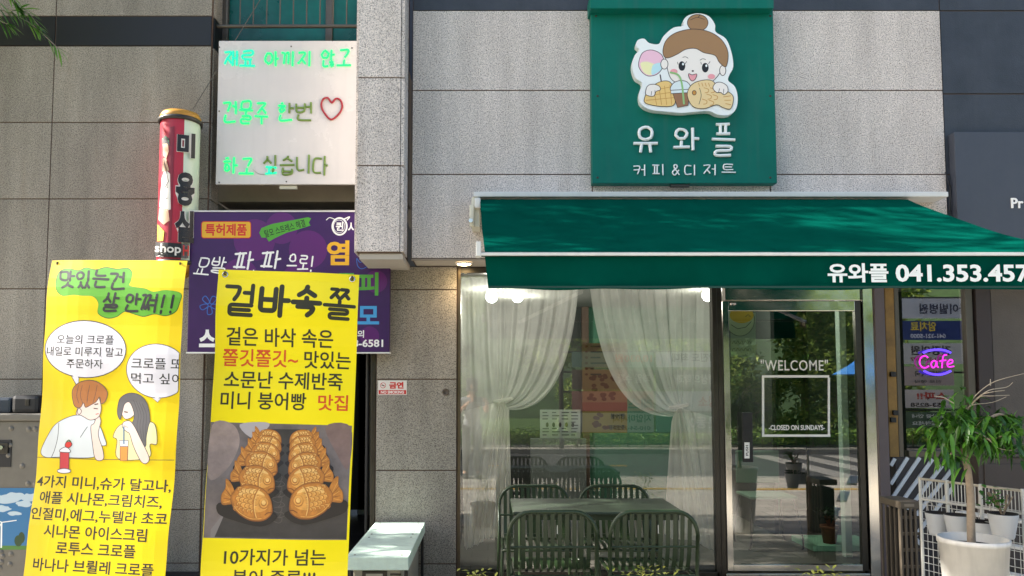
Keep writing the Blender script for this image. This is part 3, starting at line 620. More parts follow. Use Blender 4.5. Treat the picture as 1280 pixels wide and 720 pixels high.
SHEER = cloth('sheer curtain', '#fdfcf8', .5, .52, bump=.05)
SHEER2 = cloth('gathered sheer', '#faf8f3', .4, .25, bump=.05)
def curtain(name, label, topx, tie, bot, Y, swag_left):
    """pleated sheer tied back to one side: rows of points from rail to tie to hem"""
    nu, nv1, nv2 = 90, 34, 22; zt = ztop - .05; K = P(*tie, Y); xt0, xt1 = XP(topx[0], Y, 345), XP(topx[1], Y, 345); B0, B1 = P(*bot[0], Y), P(*bot[1], Y)
    rr = random.Random(name); ph = [rr.uniform(0, 6.28) for _ in range(4)]
    def fold(u, s): return math.sin(u * 2 * math.pi * 9 + ph[0]) * .5 + math.sin(u * 2 * math.pi * 17 + ph[1] + s) * .3 + math.sin(u * 2 * math.pi * 4.3 + ph[2]) * .4
    v = []
    for j in range(nv1 + 1):
        s = j / nv1
        for i in range(nu + 1):
            u = i / nu; x = xt0 + (xt1 - xt0) * u; T = Vector((x, 0, zt)); far = u if swag_left is False else u
            far = (1 - u) if swag_left else u                       # 1 at the free edge, which swings over to the tie
            st_ = max(0, (.42 - far) / .42) ** 1.1; k = Vector((K.x + (u - .5) * .10 + (x - K.x) * st_ * .86, 0, K.z + (.045 - .15 * far) * (1 - st_) - .12 * st_))
            drop = .62 - .16 * far
            c = Vector((x * (.66 + .2 * far) + k.x * (.34 - .2 * far), 0, k.z + (zt - k.z) * (.40 - .44 * far)))
            q = T * (1 - s) ** 2 + c * 2 * s * (1 - s) + k * s * s
            amp = .05 * (1 - .75 * s ** 3); v.append((q.x + .006 * fold(u + .2, s * 2), Y + amp * fold(u, s * 1.5), q.z))
    for j in range(1, nv2 + 1):
        s = j / nv2
        for i in range(nu + 1):
            u = i / nu; far = (1 - u) if swag_left else u; st_ = max(0, (.42 - far) / .42) ** 1.1; xx = xt0 + (xt1 - xt0) * u; k = Vector((K.x + (u - .5) * .10 + (xx - K.x) * st_ * .86, 0, K.z + (.045 - .15 * far) * (1 - st_) - .12 * st_)); b = B0 + (B1 - B0) * u
            w = s ** .8; x = k.x + (b.x - k.x) * w; z = k.z + (b.z - k.z) * s + .02 * math.sin(u * 9 + ph[3]) * s
            v.append((x, Y + (.03 + .05 * s) * fold(u, 1.5 + s), z))
    f = []; ks = []
    for j in range(nv1 + nv2):
        for i in range(nu): a = j * (nu + 1) + i; f.append((a, a + 1, a + nu + 2, a + nu + 1)); ks.append(j)
    t = thing(name, label, 'curtain', (K.x, Y, 0), 'tied back sheer curtains')
    mb = MB(); mb.add(v, [q for q, k in zip(f, ks) if k < nv1], SHEER, True); mb.build('drape', t)
    mb = MB(); mb.add(v, [q for q, k in zip(f, ks) if k >= nv1], SHEER2, True); mb.build('tail', t)
    mb = MB(); mb.tube([(K.x + .075 * math.cos(a), Y + .07 * math.sin(a), K.z - .02 + .012 * math.cos(a)) for a in np.linspace(0, 2 * math.pi, 20, endpoint=False)], .014, SHEER2, 6, closed=True); mb.build('tie_band', t)
    mb = MB(); mb.tube([(min(xt0, xt1) - .02, Y, zt + .012), (max(xt0, xt1) + .02, Y, zt + .012)], .012, WHITE); mb.build('rail', t)
curtain('sheer_curtain', 'sheer white curtain tied back on the left side of the shop window', (576, 724), (629, 497), ((580, 684), (640, 668)), .66, False)
curtain('sheer_curtain', 'sheer white curtain with one swagged edge tied at its right near the door', (737, 893), (848, 505), ((832, 668), (897, 686)), .62, True)

PAPER = mat('paper', '#c9ccc6', .7)
mb = MB(); F = Face((0, .5, 0), step=.0001); F.rect(mb, 675, 512, 725.5, 547.5, PAPER)
INK = mat('grey ink', '#55585a', .7)
rr = random.Random(3)
for c in range(4):
    for r_ in range(8):
        if r_ in (3, 4) and c < 3: continue
        F.rect(mb, 678 + c * 12, 515 + r_ * 4, 678 + c * 12 + rr.uniform(5, 10), 516.3 + r_ * 4, INK)
for c in range(5): F.shape(mb, circle2(684 + c * 8, 531, 1.8, 3.2, 10), mat('drink photo', '#3b3330', .6), sm=False)
tag(mb.build('menu_sheet'), 'white landscape menu sheet stuck inside the window between the curtains', 'menu')
# food poster in the window
mb = MB(); F = Face((0, 1.0, 0), step=.0001)
for (y0, y1, c) in ((429, 461, '#6f5a42'), (461, 489, '#8a6a48'), (489, 503, '#946c50'), (503, 514, '#87463a'), (514, 541, '#94803a')): F.rect(mb, 728, y0, 784, y1, mat('poster ' + c, c, .6))
BUN = mat('bun print', '#5d2f1c', .6, var=.2, vscale=40)
for i, (x, y) in enumerate([(740, 471), (753, 472), (767, 472), (741, 484), (755, 483), (740, 496), (752, 496), (766, 495), (748, 520), (756, 534), (745, 531)]):
    for k in range(4): F.shape(mb, circle2(x + rr.uniform(-4, 4), y + rr.uniform(-3, 3), 3.2, 2.4, 10), BUN, sm=False)
for i in range(6): F.shape(mb, circle2(733, 433 + i * 7, 2, 1.6, 10), BUN, sm=False); F.rect(mb, 738, 432 + i * 7, 738 + rr.uniform(12, 36), 434 + i * 7, mat('poster line', '#3d2a20', .6))
F.text(mb, '붕어빵', 772, 520, 18, 7, SOFT_BLACK, .02); F.text(mb, '델리만쥬', 771, 534, 20, 6, SOFT_BLACK, .02)
tag(mb.build('food_poster'), 'orange and brown food poster hanging inside near the right curtain', 'poster')
# smiley poster at the door's top corner
mb = MB(); F = Face((0, .62, 0), step=.0001)
F.rect(mb, 913, 391, 944.5, 446, mat('grey green paper', '#8b9a8c', .7)); F.shape(mb, circle2(925, 400, 18, 20, 30), mat('pale green print', '#9fae93', .7), BLACK, .004, sm=False)
F.shape(mb, circle2(927, 394, 15, 10, 24), mat('mustard print', '#b79a25', .6), sm=False)
F.ring(mb, [(914, 406), (922, 411), (932, 409), (939, 402)], .005, BLACK, False); F.ring(mb, [(932, 396), (935, 393), (938, 396)], .005, BLACK, False)
for y in (428, 437): F.ring(mb, smooth([(915 + i * 2.4, y + (-1) ** i * 2) for i in range(11)], False, 3), .004, BLACK, False)
tag(mb.build('smiley_poster'), 'yellow smiling face poster in the upper left corner of the door', 'poster')
# mint cabinet with little plant behind the door
MINT = mat('mint painted wood', '#a9d3bd', .55, var=.05)
a0, a1, b0, b1 = RC(1017, 682, 1076, 716, 1.0)
mb = MB(); mb.bbox(a0, a1 + .2, 1.0, 1.5, FY, b1, mat('mint box paint', '#9fd6b8', .5, var=.05), .006); tag(mb.build('mint_box'), 'mint painted box just inside the glass door', 'box')
TERRA = mat('terracotta', '#7a4b33', .8, var=.1)
cc = ((a0 + a1) / 2 - .01, 1.12, b1)
t = thing('indoor_plant', 'small dark leaved plant in a terracotta pot inside the door', 'plant', cc)
mb = MB(); mb.lathe([(.001, 0), (.055, 0), (.075, .13), (.082, .13), (.082, .16), (.068, .16), (.066, .12), (.001, .12)], cc, TERRA, 20); mb.build('pot', t)
SUCC = leafmat('dark succulent leaf', '#16261a', '#2c4a2b', .35)
def leaf(mb, p, d, L, w, m, droop=.3, up=Vector((0, 0, 1))):
    d = d.normalized(); s = d.cross(up)
    s = s.normalized() if s.length > 1e-4 else Vector((1, 0, 0)); nn = s.cross(d)
    pts = []
    for (t_, ww) in ((0, .12), (.25, .8), (.5, 1), (.78, .6), (1, .02)):
        c = p + d * L * t_ - Vector((0, 0, 1)) * droop * L * t_ * t_
        for k in (-1, 0, 1): pts.append(c + s * w * .5 * ww * k + nn * (w * .13 * abs(k) * ww))
    fs = []
    for i in range(4):
        for k in range(2): a = i * 3 + k; fs.append((a, a + 1, a + 4, a + 3))
    mb.add(pts, fs, m, True)
mb = MB()
for i in range(60):
    a = random.uniform(0, 6.28); e = random.uniform(.2, 1.4); p = Vector(cc) + Vector((random.gauss(0, .045), random.gauss(0, .045), .2 + random.uniform(0, .09)))
    leaf(mb, p, Vector((math.cos(a) * math.cos(e), math.sin(a) * math.cos(e), math.sin(e))), .06, .035, SUCC, .2)
mb.build('leaves', t)
mb = MB()
for i in range(6): mb.tube([Vector(cc) + Vector((0, 0, .12)), Vector(cc) + Vector((random.gauss(0, .03), random.gauss(0, .03), .24))], .007, TERRA, 6)
mb.build('stem', t)
a, b = P(1053.5, 560, .75), P(1062, 560, .75)
mb = MB(); mb.bbox(a.x, b.x, .75, .83, FY, zc, mat('pale mint post', '#a9bdb2', .5, var=.05), .006); tag(mb.build('white_post'), 'slim pale post standing just inside the glass door', 'post')
# sled chair behind the door
t = thing('sled_chair', 'pale chair with thin black sled legs seen through the door', 'chair', (XP(965, 1.3), 1.3, FY)); cxx = XP(958, 1.3, 650)
for k in (-1, 1):
    mb = MB(); mb.tube(smooth([(cxx + k * .2, 1.15, FY + .45), (cxx + k * .24, 1.05, FY + .02), (cxx + k * .24, 1.5, FY + .015), (cxx + k * .2, 1.45, FY + .45)], False, 5), .009, BLACK); mb.build('leg', t)
mb = MB(); mb.bbox(cxx - .22, cxx + .22, 1.08, 1.5, FY + .45, FY + .475, mat('sage plastic', '#6d8a78', .5), .012); mb.build('seat', t)
mb = MB(); mb.bbox(cxx - .21, cxx + .21, 1.5, 1.525, FY + .55, FY + .86, MATS['sage plastic'], .012); mb.build('backrest', t)

# ================================================================== green cafe sign with logo
t = thing('cafe_sign', 'square green shop sign with a raised cartoon girl and white lettering', 'sign', (XP(853, 0), -.1, ZP(229, -.1)))
Y_S = -.1; a0, a1, b0, b1 = RC(739.5, 12, 969, 229, Y_S)
mb = MB(); mb.bbox(a0, a1, Y_S, -.006, b0, ZP(4, Y_S), GREEN_SIGN, .006); mb.build('panel', t)
mb = MB(); c0, c1, e0, e1 = RC(737.5, -3, 966, 12, Y_S - .07); mb.bbox(c0, c1, Y_S - .09, -.006, e0, e1 + .02, GREEN_SIGN, .005); mb.build('lamp_hood', t)
mb = MB(); mb.bbox(XP(842, Y_S), XP(866, Y_S), Y_S + .02, Y_S + .06, b0 - .02, b0 - .001, STEEL_D, .002); mb.build('fixing_plate', t)
for (px, py) in ((745, 20), (963, 20), (747, 222), (963, 222), (747, 120), (963, 120)):
    c = P(px, py, Y_S); mb = MB(); mb.lathe([(.009, 0), (.008, .003), (.001, .004)], (0, 0, 0), STEEL_D, 10); mb.v = [(c.x + x, Y_S - z, c.z + y) for x, y, z in mb.v]; mb.build('screw', t)
F = Face((0, Y_S - .0, 0)); FT = Face((0, Y_S, 0))
# raised hand-lettered words
def raised(face, body, x0, y0, x1, y1, r, m, parent, name, jit=.015, adv=1.12, depth=.012, sq=1):
    mb = MB(); st, tw = hand(body, adv=adv, jit=jit); A = face.uv(x0, y1); B = face.uv(x1, y0)
    for n, p in st:
        q = [face.w(A[0] + (B[0] - A[0]) * x / tw, A[1] + (B[1] - A[1]) * y, depth) for x, y in p]
        if len(p) > 10: mb.tube(q[:-1], r, m, 8, closed=True)
        else: mb.tube(smooth(q, False, 3) if len(q) > 2 else q, r, m, 8)
    return mb.build(name, parent)
for ch, bx_ in (('유', (792, 160, 821, 193)), ('와', (841, 161, 873, 189)), ('플', (889, 157, 918, 196))): raised(FT, ch, *bx_, .0125, WHITE_RAISED, t, 'letter', adv=1.12)
for ch, bx_ in (('커', (791.5, 206.5, 807, 220)), ('피', (815, 205.5, 832, 219.5)), ('&', (840, 206, 849, 219)), ('디', (856, 206, 871, 219.5)), ('저', (879, 206, 895, 219.5)), ('트', (902, 206, 919, 218.5))): raised(FT, ch, *bx_, .0055, WHITE_RAISED, t, 'small_letter', depth=.008)
# cut-out logo
def C8(l): return [(720 + x / 2.88, y / 2.88) for x, y in l]
out = C8([(440, 48), (478, 58), (500, 88), (503, 115), (540, 140), (560, 190), (566, 240), (552, 270), (548, 290), (572, 312), (582, 350), (576, 392), (550, 414), (510, 412), (480, 400), (430, 402), (380, 406), (330, 402), (270, 395), (235, 375), (227, 340), (238, 300), (214, 280), (202, 240), (211, 200), (228, 180), (216, 165), (222, 145), (245, 139), (264, 155), (298, 158), (315, 130), (350, 100), (384, 93), (387, 72), (405, 55)])
LZ = -.062; yl = Y_S - .062
F = Face((0, yl, 0), step=.0001); base = [Vector(F.uv(*q)) for q in smooth(out, True, 4)]; N = len(base)
mb = MB(); mb.add([F.w(p.x, p.y, 0) for p in base] + [F.w(p.x, p.y, -.06) for p in base], [tuple(range(N))[::-1]] + [(i, (i + 1) % N, N + (i + 1) % N, N + i) for i in range(N)], WHITE_RAISED)
# drawn picture on it
OL = mat('brown outline print', '#3a2a28', .5); LW = .0052
HAIR = mat('hair print', '#a07a52', .5); SKIN = mat('skin print', '#f3ebe4', .5); PINK = mat('pink print', '#eda0a8', .5); WAF = mat('waffle print', '#ecc77c', .5); WAFD = mat('waffle line print', '#c98f3e', .5)
FISHP = mat('fish print', '#ecd09a', .5); CUPB = mat('coffee print', '#9c6f4e', .5); CUPL = mat('lid print', '#dfe9ec', .5); STR = mat('straw print', '#8fc07a', .5)
CF1 = mat('candy pink print', '#f2c3d6', .5); CF2 = mat('candy yellow print', '#f4efb8', .5); CF3 = mat('candy blue print', '#bfe4ec', .5)
def sh(l, fill, line=OL, wd=LW, sm=True): F.shape(mb, C8(l), fill, line, wd, 5, sm)
def ln(l, m=OL, wd=LW, sm=True): F.ring(mb, smooth(C8(l), False, 5) if sm else C8(l), wd, m, False)
sh([(228, 215), (240, 190), (265, 180), (290, 185), (310, 200), (316, 225), (308, 250), (290, 268), (262, 274), (240, 262), (226, 240)], CF1)
sh([(232, 228), (256, 222), (286, 232), (306, 230), (300, 254), (284, 266), (262, 270), (242, 258)], CF2, None); sh([(276, 236), (300, 226), (313, 232), (305, 252), (288, 265), (272, 268)], CF3, None); ln([(303, 270), (308, 300)], OL, .009)
sh(circle2(438, 82, 37, 30, 20), HAIR); ln([(412, 72), (436, 63), (462, 70)], OL, .004); ln([(440, 62), (447, 54)], OL)
sh([(326, 160), (420, 135), (522, 160), (530, 215), (518, 262), (480, 300), (420, 310), (360, 298), (332, 260)], SKIN)
sh(circle2(318, 231, 13, 18, 16), SKIN); sh(circle2(528, 254, 11, 18, 16), SKIN)
sh([(313, 180), (325, 145), (360, 118), (420, 105), (480, 115), (525, 145), (547, 190), (540, 240), (516, 225), (500, 200), (460, 190), (430, 175), (395, 178), (365, 195), (335, 208), (318, 205)], HAIR)
for ex in (381, 465):
    sh(circle2(ex, 238 + (6 if ex > 400 else 0), 12, 17, 16), BLACK, None); sh(circle2(ex + 4, 231 + (6 if ex > 400 else 0), 3.6, 4.6, 10), WHITE_RAISED, None); ln([(ex - 14, 232), (ex - 16, 224)], OL, .004); ln([(ex + 12, 230), (ex + 17, 222)], OL, .004)
ln([(384, 207), (394, 205), (403, 210)], OL, .004); ln([(446, 217), (456, 212), (466, 215)], OL, .004); sh(circle2(420, 256, 4, 3, 10), OL, None)
sh([(405, 266), (418, 270), (434, 267), (430, 284), (418, 292), (408, 282)], PINK); sh(circle2(352, 258, 13, 9, 14), PINK, None); sh(circle2(487, 276, 13, 9, 14), PINK, None)
sh([(246, 355), (262, 322), (300, 296), (335, 294), (352, 320), (358, 352), (350, 380), (310, 384), (268, 378), (248, 370)], WAF)
for k in range(4): ln([(278 + k * 20, 318 - k * 4), (290 + k * 18, 378)], WAFD, .0045, False)
for k in range(3): ln([(264 - k * 6, 328 + k * 17), (350 + k * 2, 312 + k * 20)], WAFD, .0045, False)
sh([(250, 338), (256, 312), (275, 304), (298, 310), (303, 324), (288, 330), (280, 346), (262, 346)], SKIN); ln([(270, 344), (272, 330)], OL, .004); ln([(284, 336), (284, 326)], OL, .004)
sh([(343, 328), (348, 302), (375, 291), (402, 298), (411, 326)], CUPL); sh([(346, 332), (408, 332), (403, 380), (365, 388)], CUPB, sm=False); sh([(341, 326), (412, 322), (412, 334), (342, 338)], CUPL, sm=False)
ln([(340, 262), (366, 270), (380, 300), (388, 374)], STR, .014)
sh([(400, 345), (412, 310), (445, 292), (490, 292), (522, 330), (548, 332), (566, 352), (556, 392), (528, 388), (505, 378), (460, 392), (420, 384)], FISHP)
sh(circle2(425, 335, 7, 8, 12), WAFD); ln([(444, 318), (450, 345), (442, 376)], OL, .004)
for (x, y) in ((468, 325), (490, 325), (478, 348), (462, 366), (500, 350), (486, 370)): ln([(x - 8, y - 8), (x + 8, y - 2), (x + 6, y + 8), (x - 4, y + 10)], WAFD, .005)
for k in range(3): ln([(530 + k * 4, 350 + k * 12), (556, 346 + k * 16)], WAFD, .0045)
for k in range(4): ln([(440 + k * 12, 300), (444 + k * 12, 312)], WAFD, .0045)
sh([(492, 318), (502, 300), (522, 298), (542, 310), (546, 330), (532, 342), (520, 334), (505, 334)], SKIN); ln([(512, 334), (516, 320)], OL, .004); ln([(530, 338), (531, 322)], OL, .004)
mb.build('logo', t)

# ================================================================== awning
t = thing('awning', 'green retractable awning with white phone number lettered on its valance', 'awning', (1.8, -.9, ZP(361, -1.7)))
w0, w1 = XP(592, -.16, 245), XP(1182, -.16, 245); zh1, zh0 = ZP(241, -.16), ZP(247.5, -.16)
mb = MB(); mb.bbox(w0, w1, -.2, -.008, zh0, zh1, ALU, .008); mb.build('housing', t)
fw0, fw1 = XP(600, -.17, 255), XP(1134, -.17, 252); zf = ZP(252.5, -.17)
YF = -1.68; vw0, vw1 = XP(606, YF, 320), XP(1356, YF, 320); zb1 = ZP(315.5, YF); zv1 = ZP(320.5, YF); zv0 = ZP(361, YF)
mb = MB(); mb.tube([(fw0 - .02, -.13, zf - .01), (fw1 + .02, -.13, zf - .01)], .04, AWN, 14); mb.tube([(fw0 - .05, -.13, zf - .01), (fw1 + .05, -.13, zf - .01)], .016, STEEL); mb.build('roller', t)
# canopy cloth with slight sag and ripples
nu, nv = 80, 26; v = []
for j in range(nv + 1):
    s = j / nv
    for i in range(nu + 1):
        u = i / nu; x = (fw0 + (vw0 - fw0) * s) * (1 - u) + (fw1 + (vw1 - fw1) * s) * u
        z = zf + .02 + (zb1 - zf - .02) * s - .04 * math.sin(math.pi * s) - .012 * math.sin(math.pi * s) * abs(math.sin(u * math.pi * 3)) + .006 * math.sin(s * 9 + u * 5) * math.sin(math.pi * s) + .004 * math.sin(u * 31 + s * 3) * s
        v.append((x, -.17 + (YF + .17) * s, z))
f = [(j * (nu + 1) + i, j * (nu + 1) + i + 1, (j + 1) * (nu + 1) + i + 1, (j + 1) * (nu + 1) + i) for j in range(nv) for i in range(nu)]
mb = MB(); mb.add(v, f, AWN, True); ca = mb.build('canopy', t)
for iu in (20, 40, 60):
    mb = MB(); q = [Vector(v[j * (nu + 1) + iu]) + Vector((0, -.0005, .0015)) for j in range(nv + 1)]; vs = [p + Vector((k * .006, 0, 0)) for p in q for k in (-1, 1)]; mb.add(vs, [(2 * j, 2 * j + 1, 2 * j + 3, 2 * j + 2) for j in range(nv)], AWN, True); mb.build('seam', ca)
mb = MB(); mb.bbox(vw0 - .02, vw1, YF - .03, YF + .02, zv1, zb1, AWN_D, .006); mb.bbox(vw0 - .03, vw1, YF - .04, YF - .0305, zv1 - .002, zv1 + .016, ALU, .003)
mb.bbox(vw0 - .05, vw0 - .021, YF - .045, YF + .03, zv1 - .006, zb1 + .055, ALU, .005); mb.build('front_bar', t)
v = []; nu = 120; nv = 8
for j in range(nv + 1):
    s = j / nv
    for i in range(nu + 1):
        u = i / nu; v.append((vw0 + .02 * s + (vw1 - vw0) * u, YF - .012 + .016 * math.sin(u * 26) * s + .006 * math.sin(u * 61 + 1) * s, zv1 - .003 - (zv1 - zv0) * s + (.003 * math.sin(u * 40) + .004 * math.sin(u * 17 + 2)) * s))
f = [(j * (nu + 1) + i, j * (nu + 1) + i + 1, (j + 1) * (nu + 1) + i + 1, (j + 1) * (nu + 1) + i) for j in range(nv) for i in range(nu)]
mb = MB(); mb.add(v, f, AWN, True)
mb.box(vw0 + .02, vw1, YF - .034, YF - .0325, zv0, zv0 + .012, AWN_D)
va = mb.build('valance', t)
F = Face((0, YF - .034, 0)); mb = MB(); VL = mat('valance lettering', '#e4e9e6', .5)
F.text(mb, '유와플', 1072.5, 341, 76, 24, VL, .028); F.text(mb, '041.353.457', 1203.5, 341.5, 168, 22, VL, .03); mb.build('lettering', va)
# brackets and folding arms
for xx, nm in ((fw0 - .06, 'end_bracket'),):
    mb = MB(); mb.bbox(xx - .005, xx + .06, -.19, -.007, zf - .2, zh0 - .001, IVORY, .008); mb.bbox(xx - .02, xx + .015, -.22, -.191, zf - .2, zf - .03, IVORY, .008); mb.bbox(xx + .02, xx + .065, -.235, -.192, zf - .06, zf + .02, ALU, .01)
    mb.tube([(xx - .01, -.245, zf - .16), (xx - .01, -.2, zf - .16)], .016, STEEL, 10); mb.build(nm, t)
mb = MB(); mb.bbox(XP(871, -.1, 250), XP(880, -.1, 250), -.14, -.009, zf - .03, zh0 - .001, IVORY, .004); mb.build('wall_bracket', t)
for (xa, xm, xe) in ((.15, .95, .35), (3.25, 2.5, 3.5)):
    mb = MB(); mb.tube([(xa, -.15, zf - .08), (xm, -.9, (zf + zb1) / 2 - .12)], .022, ALU); mb.tube([(xm, -.9, (zf + zb1) / 2 - .12), (xe, YF + .03, zb1 - .03)], .02, ALU); mb.build('folding_arm', t)

# dark lettered sign box, right
Y_X = -.075
t = thing('dark_sign_box', 'slate grey sign box with small pale letters on the navy wall', 'sign', (XP(1240, Y_X), Y_X, ZP(320, Y_X)))
mb = MB(); a0, a1, b0, b1 = RC(1196, 165, 1330, 330, Y_X); mb.bbox(a0, a1, Y_X, .004, b0, b1, mat('slate paint', '#40444e', .5, var=.08, streak=.15), .004); mb.build('panel', t)
F = Face((0, Y_X - .001, 0)); mb = MB(); F.text(mb, 'Pr', 1271, 254, 15, 12.5, WHITE, .015, extrude=.04, lift=.004); mb.build('lettering', t)
mb = MB(); mb.tube(smooth([P(1182, 215, -.02), P(1186, 230, -.03), P(1188, 236, -.02), P(1187, 265, -.02)], False, 5), .006, BLACK, 6); tag(mb.build('loose_cable'), 'thin black cable hanging beside the slate sign box', 'cable')

# ================================================================== white LED letter sign
Y_V = .44
t = thing('light_letter_sign', 'white square board with glowing green handwritten light letters', 'sign', (XP(360, Y_V), Y_V, ZP(231, Y_V)))
a0, a1, b0, b1 = RC(271.5, 51, 462, 230.5, Y_V)
mb = MB(); mb.bbox(a0, a1, Y_V, Y_V + .03, b0, b1, mat('white acrylic board', '#d3ccc8', .25, var=.04, vscale=2, streak=.12), .004); mb.build('board', t)
for (px, py) in ((274, 59), (364, 58), (274, 139), (274, 228), (358, 227), (440, 60)):
    mb = MB(); c = P(px, py, Y_V); mb.lathe([(.007, 0), (.006, .004), (.001, .005)], (0, 0, 0), STEEL_D, 8); k = 8 * 3
    for i in range(len(mb.v) - k, len(mb.v)): x, y, z = mb.v[i]; mb.v[i] = (c.x + x, Y_V - z, c.z + y)
    mb.build('screw', t)
mb = MB(); mb.bbox(XP(345, Y_V), XP(367, Y_V), Y_V + .031, Y_V + .06, b0 - .03, b0 - .002, IVORY, .003); mb.build('power_plate', t)
F = Face((0, Y_V, 0))
LED = mat('lit green light tube', (.0, .22, .08), .4, emit=(.02, 1, .22), estr=.32); LEDC = mat('lit cyan light tube', (.0, .22, .14), .4, emit=(.01, .95, .42), estr=.32)
TUBE_OFF = mat('unlit olive tube', '#6d8a3c', .4); TUBE_RED = mat('unlit red tube', '#a3212f', .4); WIRE = mat('clear wire', '#8d8f85', .4)
def led(body, x0, y0, x1, y1, m, name, pick=None):
    mb = MB(); st, tw = hand(body, jit=.035); A = F.uv(x0, y1); B = F.uv(x1, y0); last = None
    for n, p in st:
        q = [F.w(A[0] + (B[0] - A[0]) * x / tw, A[1] + (B[1] - A[1]) * y, .007) for x, y in p]
        mm = pick(n, p) if pick else m
        if len(p) > 10: mb.tube(q[:-1], .009, mm, 6, closed=True)
        else: mb.tube(smooth(q, False, 4) if len(q) > 2 else q, .009, mm, 6)
    mb.build(name, t)
led('재료', 280, 64, 319, 83, LEDC, 'lit_word'); led('아끼지', 331, 65, 391, 83, LED, 'lit_word'); led('않고', 402, 63, 439, 83, LED, 'lit_word')
led('건물주', 279, 128, 336, 154, LED, 'lit_word'); led('한번', 347, 129, 391, 151, TUBE_OFF, 'part_lit_word', lambda n, p: LED if n == 0 and min(x for x, y in p) < .3 else TUBE_OFF)
led('하고', 279, 197, 318, 217, LED, 'lit_word'); led('싶습니다', 329, 195, 411, 218, TUBE_OFF, 'part_lit_word', lambda n, p: LEDC if n == 0 and max(y for x, y in p) < .4 else TUBE_OFF)
mb = MB(); hp = smooth([(414, 150), (406, 142), (402, 133), (404, 125), (410, 123), (415, 129), (420, 124), (426, 126), (428, 135), (423, 144)], True, 4)
mb.tube([F.w(*F.uv(*q), .012) for q in hp], .0085, TUBE_RED, 6, closed=True); mb.build('heart', t)
mb = MB(); mb.tube([F.w(*F.uv(*q), .004) for q in smooth([(316, 212), (326, 218), (345, 217)], False, 5)], .002, WIRE, 5); mb.build('wire', t); 
mb = MB(); mb.tube([P(241, 137, .42), P(325, 0, .5), P(345, -32, .52)], .0035, mat('grey cable', '#55524c', .6), 6); tag(mb.build('stay_wire'), 'thin straight wire running up from the striped pole past the window', 'cable')

# ================================================================== barber pole
Y_B = .28; pc = P(223.5, 240, Y_B); RB = .158
t = thing('salon_pole', 'cylindrical red and white salon pole with a mustard dome cap', 'salon pole', (pc.x, Y_B, ZP(345, Y_B)))
zb0, zb1_ = ZP(330, Y_B), ZP(156, Y_B)
MUST = mat('mustard plastic', '#b07d1f', .4, var=.08); CAPD = mat('dark plastic ring', '#2b2622', .4)
mb = MB(); mb.lathe([(RB - .002, zb0), (RB - .002, zb1_)], (pc.x, Y_B, 0), mat('pole red', '#a81f35', .35), 40, True, R(-270), R(-57)); mb.lathe([(RB - .002, zb0), (RB - .002, zb1_)], (pc.x, Y_B, 0), mat('pole pale', '#c5d2bd', .35), 40, True, R(-57), R(90))
def wrap(px, py, k): # pixel -> point on the drum, k = layer
    x = max(-.97, min(.97, (px - 223.5) / 25.5)); a = math.asin(x) + .36; rr_ = RB + .0006 * k
    z = ZP(py, Y_B - RB * math.cos(math.asin(x))); return (pc.x + rr_ * math.sin(a), Y_B - rr_ * math.cos(a), z)
wk = [1]
def wpoly(pts, m, sub=3):
    wk[0] += 1; q = []
    for i in range(len(pts)):
        a, b = Vector(pts[i]), Vector(pts[(i + 1) % len(pts)])
        for s in range(sub): q.append(a + (b - a) * s / sub)
    c = sum(q, Vector((0, 0))) / len(q); n = len(q); vs = [wrap(c.x, c.y, wk[0])]; fs = []; K = 3
    for r_ in range(1, K + 1):
        for p in q: e = c + (p - c) * r_ / K; vs.append(wrap(e.x, e.y, wk[0]))
    for i in range(n): fs.append((0, 1 + i, 1 + (i + 1) % n))
    for r_ in range(K - 1):
        for i in range(n): a = 1 + r_ * n; fs.append((a + i, a + n + i, a + n + (i + 1) % n, a + (i + 1) % n))
    mb.add(vs, fs, m)
def wline(pts, wd, m):
    wk[0] += 1; p = [Vector(q) for q in pts]; L = []
    for i in range(len(p)):
        tt = (p[min(i + 1, len(p) - 1)] - p[max(i - 1, 0)]).normalized(); n_ = Vector((-tt.y, tt.x)) * wd / 2; L.append((p[i] + n_, p[i] - n_))
    vs = [wrap(*q, wk[0]) for ab in L for q in ab]; mb.add(vs, [(2 * i, 2 * i + 1, 2 * i + 3, 2 * i + 2) for i in range(len(p) - 1)], m)
PS = mat('pole skin print', '#c9a184', .5); PW = mat('pole white print', '#d8d2ca', .5); PY = mat('pole yellow print', '#c9b326', .5)
wpoly([(211, 160), (217, 158), (217, 300), (213, 302)], mat('pole red dark', '#7d1527', .35))
wpoly([(203, 224), (207, 212), (213, 218), (215, 262), (207, 266), (201, 260)], PW); wpoly([(201, 262), (212, 262), (214, 276), (207, 282), (200, 276)], PS)
wpoly([(199.5, 282), (208, 290), (207, 302), (199.5, 303)], PY); wpoly([(203, 178), (209, 178), (211, 190), (208, 200), (204, 196)], PS); wpoly([(204, 200), (208, 199), (212, 214), (204, 216)], PS)
wpoly([(202, 176), (206, 171), (211, 174), (212, 184), (208, 180), (203, 182)], mat('dark hair print', '#26201d', .5)); wline([(203, 176), (207, 173), (211, 178)], 1.6, mat('green ribbon print', '#3c7a4a', .5))
for k in range(8): wpoly(circle2(204.5 + k % 3 * 3, 226 + k * 4.6, .7, .8, 6), BLACK, 1)
wline([(206, 201), (212, 228), (208, 236)], .8, BLACK); wpoly([(198.2, 304), (229, 304), (229, 322), (198.2, 322)], BLACK, 6); wpoly([(229, 304), (237, 304), (237, 322), (229, 322)], mat('pole grey print', '#5e5250', .4))
